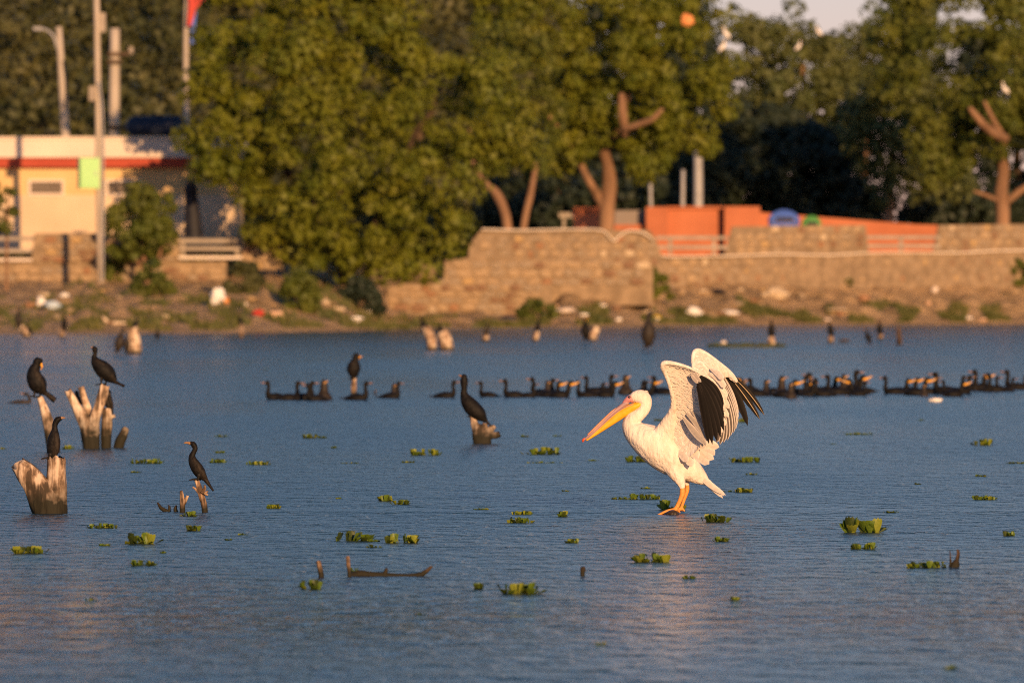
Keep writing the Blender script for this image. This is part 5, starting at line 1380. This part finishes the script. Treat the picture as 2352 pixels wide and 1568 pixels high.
# short alula and covert feathers over the primary bases
for b, t, w in [((1000, 260), (1070, 340), 30), ((1020, 258), (1050, 315), 26), ((985, 275), (1045, 350), 32), ((1030, 290), (1062, 330), 24)]:
    feather(nw, b, t, w, MT['vane_grey'], None, -.392, -.392, 'alula')
for b, m_, t, w in [((1010, 430), (1085, 560), (1122, 690), 56), ((1000, 500), (1090, 610), (1160, 722), 52), ((985, 560), (1080, 670), (1152, 792), 52), ((960, 600), (1060, 710), (1142, 836), 54), ((935, 640), (1030, 760), (1118, 850), 58)]:
    feather(nw, b, t, w, MT['vane_grey'], m_, -.205, -.285, 'secondary')
for b, m_, t, w in [((860, 720), (1000, 800), (1112, 880), 110), ((850, 780), (980, 850), (1060, 900), 100), ((870, 820), (980, 880), (1052, 975), 86), ((870, 850), (950, 930), (1002, 1040), 80), ((860, 860), (920, 930), (965, 1000), 70), ((830, 740), (950, 790), (1040, 830), 110)]:
    feather(nw, b, t, w, MT['vane_white'], m_, -.075, -.175, 'tertial', tipw=.7)
# rows of small coverts over the inner underwing: many, so one part
def coverts(parent, rows, belly, lift, count, matr, face, u0=0.05, u1=0.95, ln=0.04, v0=0.0, v1=1.0):
    Lr = cat_rom([r[0] for r in rows], 6); Tr = cat_rom([r[1] for r in rows], 6)
    mb = MB()
    for i in range(count):
        v = rng.uniform(v0, v1) * (len(Lr) - 1); u = rng.uniform(u0, u1)
        i0 = int(min(v, len(Lr) - 2)); fr = v - i0
        a = Lr[i0] * (1 - fr) + Lr[i0 + 1] * fr; b = Tr[i0] * (1 - fr) + Tr[i0 + 1] * fr
        q = a * (1 - u) + b * u
        P = pz(q[0], q[1], q[2] + belly * math.sin(math.pi * u) ** 0.8) + face * lift
        dr = (pz(*b) - pz(*a)); dr.y *= 0.6; dr.normalize()
        l_ = ln * rng.uniform(.7, 1.25); w = l_ * 0.26
        sd_ = face.cross(dr).normalized()
        pts = []; att = []
        for t, k in ((0, .5), (.35, 1), (.7, .95), (.92, .55), (1, .1)):
            for s_ in (-1, 0, 1):
                pts.append(P + dr * (l_ * t) + sd_ * (w * k * s_) + face * (0.0022 * t + 0.0008 * (s_ == 0))); att.append(abs(s_))
        mb.add(pts, [(e * 3 + f, e * 3 + f + 1, e * 3 + f + 4, e * 3 + f + 3) for e in range(4) for f in (0, 1)], att)
    return tag(mb.build('covert_feathers', matr, parent, attr='edge'), kind='stuff')
coverts(nw, rowsN, 0.03, 0.001, 620, MT['vane_white'], Vector((0, -1, 0)), u0=0.02, u1=0.85, ln=0.035)

# far wing (seen from above)
rowsF = [((960, 600, .14), (1215, 760, .16)), ((1030, 480, .20), (1262, 660, .20)), ((1034, 390, .24), (1288, 560, .24)), ((1028, 300, .28), (1292, 470, .27)), ((1022, 215, .31), (1282, 400, .29)), ((1020, 140, .335), (1272, 340, .31)), ((1035, 95, .35), (1266, 300, .33)), ((1075, 88, .36), (1268, 285, .34)), ((1150, 125, .365), (1285, 290, .35)), ((1240, 190, .37), (1320, 300, .36)), ((1320, 250, .37), (1350, 305, .365)), ((1368, 298, .37), (1374, 312, .37))]
fw = wing_sheet(pel, rowsF, 'wing', MT['pel_covert'], -0.035)
mb = MB(); loft(mb, pl_([(a[0] + 6, a[1] + 5, r, 1.1, a[2] + .006) for (a, b), r in zip(rowsF, (14, 16, 16, 17, 18, 20, 22, 22, 18, 15, 11, 7))]), k=12, sub=5); mb.build('leading_edge', MT['pel_covert'], fw)
for b, m_, t, w, mt in [((1345, 300), (1490, 440), (1622, 625), 46, 'vane_blackshaft'), ((1330, 305), (1460, 470), (1585, 660), 50, 'vane_blackshaft'), ((1318, 305), (1430, 440), (1530, 590), 50, 'vane_blackshaft'), ((1295, 300), (1400, 480), (1484, 715), 62, 'vane_black'), ((1285, 295), (1385, 470), (1455, 650), 56, 'vane_black'), ((1350, 295), (1400, 370), (1450, 450), 70, 'vane_black'), ((1320, 295), (1370, 400), (1420, 500), 74, 'vane_black'), ((1290, 290), (1345, 400), (1395, 540), 60, 'vane_black')]:
    feather(fw, b, t, w, MT[mt], m_, .362, .40, 'primary', camber=.15)
sec = [((1262, 280), (1352, 470), (1393, 640)), ((1268, 300), (1350, 490), (1394, 675)), ((1270, 330), (1348, 520), (1390, 710)), ((1272, 360), (1344, 550), (1380, 742)), ((1272, 400), (1338, 590), (1360, 772)), ((1268, 440), (1325, 620), (1335, 797)), ((1258, 480), (1305, 660), (1308, 832)), ((1245, 520), (1285, 690), (1275, 852)), ((1230, 560), (1262, 710), (1245, 868)), ((1215, 600), (1240, 730), (1215, 850))]
for i, (b, m_, t) in enumerate(sec):
    feather(fw, b, t, 44, MT['vane_sec'], m_, .35 - i * .014, .345 - i * .016, 'secondary', camber=.45, tipw=.72)
for i, (b, m_, t) in enumerate([((1180, 330), (1260, 400), (1300, 480)), ((1170, 400), (1265, 480), (1318, 570)), ((1160, 470), (1255, 560), (1315, 640)), ((1150, 540), (1240, 630), (1290, 710)), ((1160, 280), (1240, 330), (1285, 400)), ((1140, 600), (1220, 690), (1262, 770)), ((1170, 240), (1230, 280), (1270, 330))]):
    feather(fw, b, t, 50, MT['vane_white'], m_, .27 - i * .004, .262 - i * .012, 'covert', tipw=.75)
coverts(fw, rowsF, -0.035, 0.0015, 560, MT['vane_white'], Vector((0, -1, 0)), u0=0.02, u1=0.9, ln=0.036)
# scapulars on the far side of the back
for b, m_, t, w in [((1000, 850), (1130, 860), (1236, 885), 66), ((990, 860), (1110, 890), (1200, 950), 76), ((980, 870), (1090, 930), (1192, 985), 70), ((970, 880), (1070, 960), (1152, 1025), 76), ((1000, 830), (1120, 840), (1215, 872), 60)]:
    feather(pel, b, t, w, MT['vane_white'], m_, .02, .10, 'scapular', tipw=.7)
# tail
for i, (t, w) in enumerate([((1284, 1276), 40), ((1262, 1302), 40), ((1245, 1292), 40), ((1222, 1278), 42), ((1196, 1256), 44), ((1274, 1286), 36)]):
    feather(pel, (1060, 1105), t, w * 1.25, MT['vane_white'] if i != 4 else MT['vane_grey'], (1150, 1185), -.03 + i * .012, -.05 + i * .02, 'tail_feather', tipw=.45)
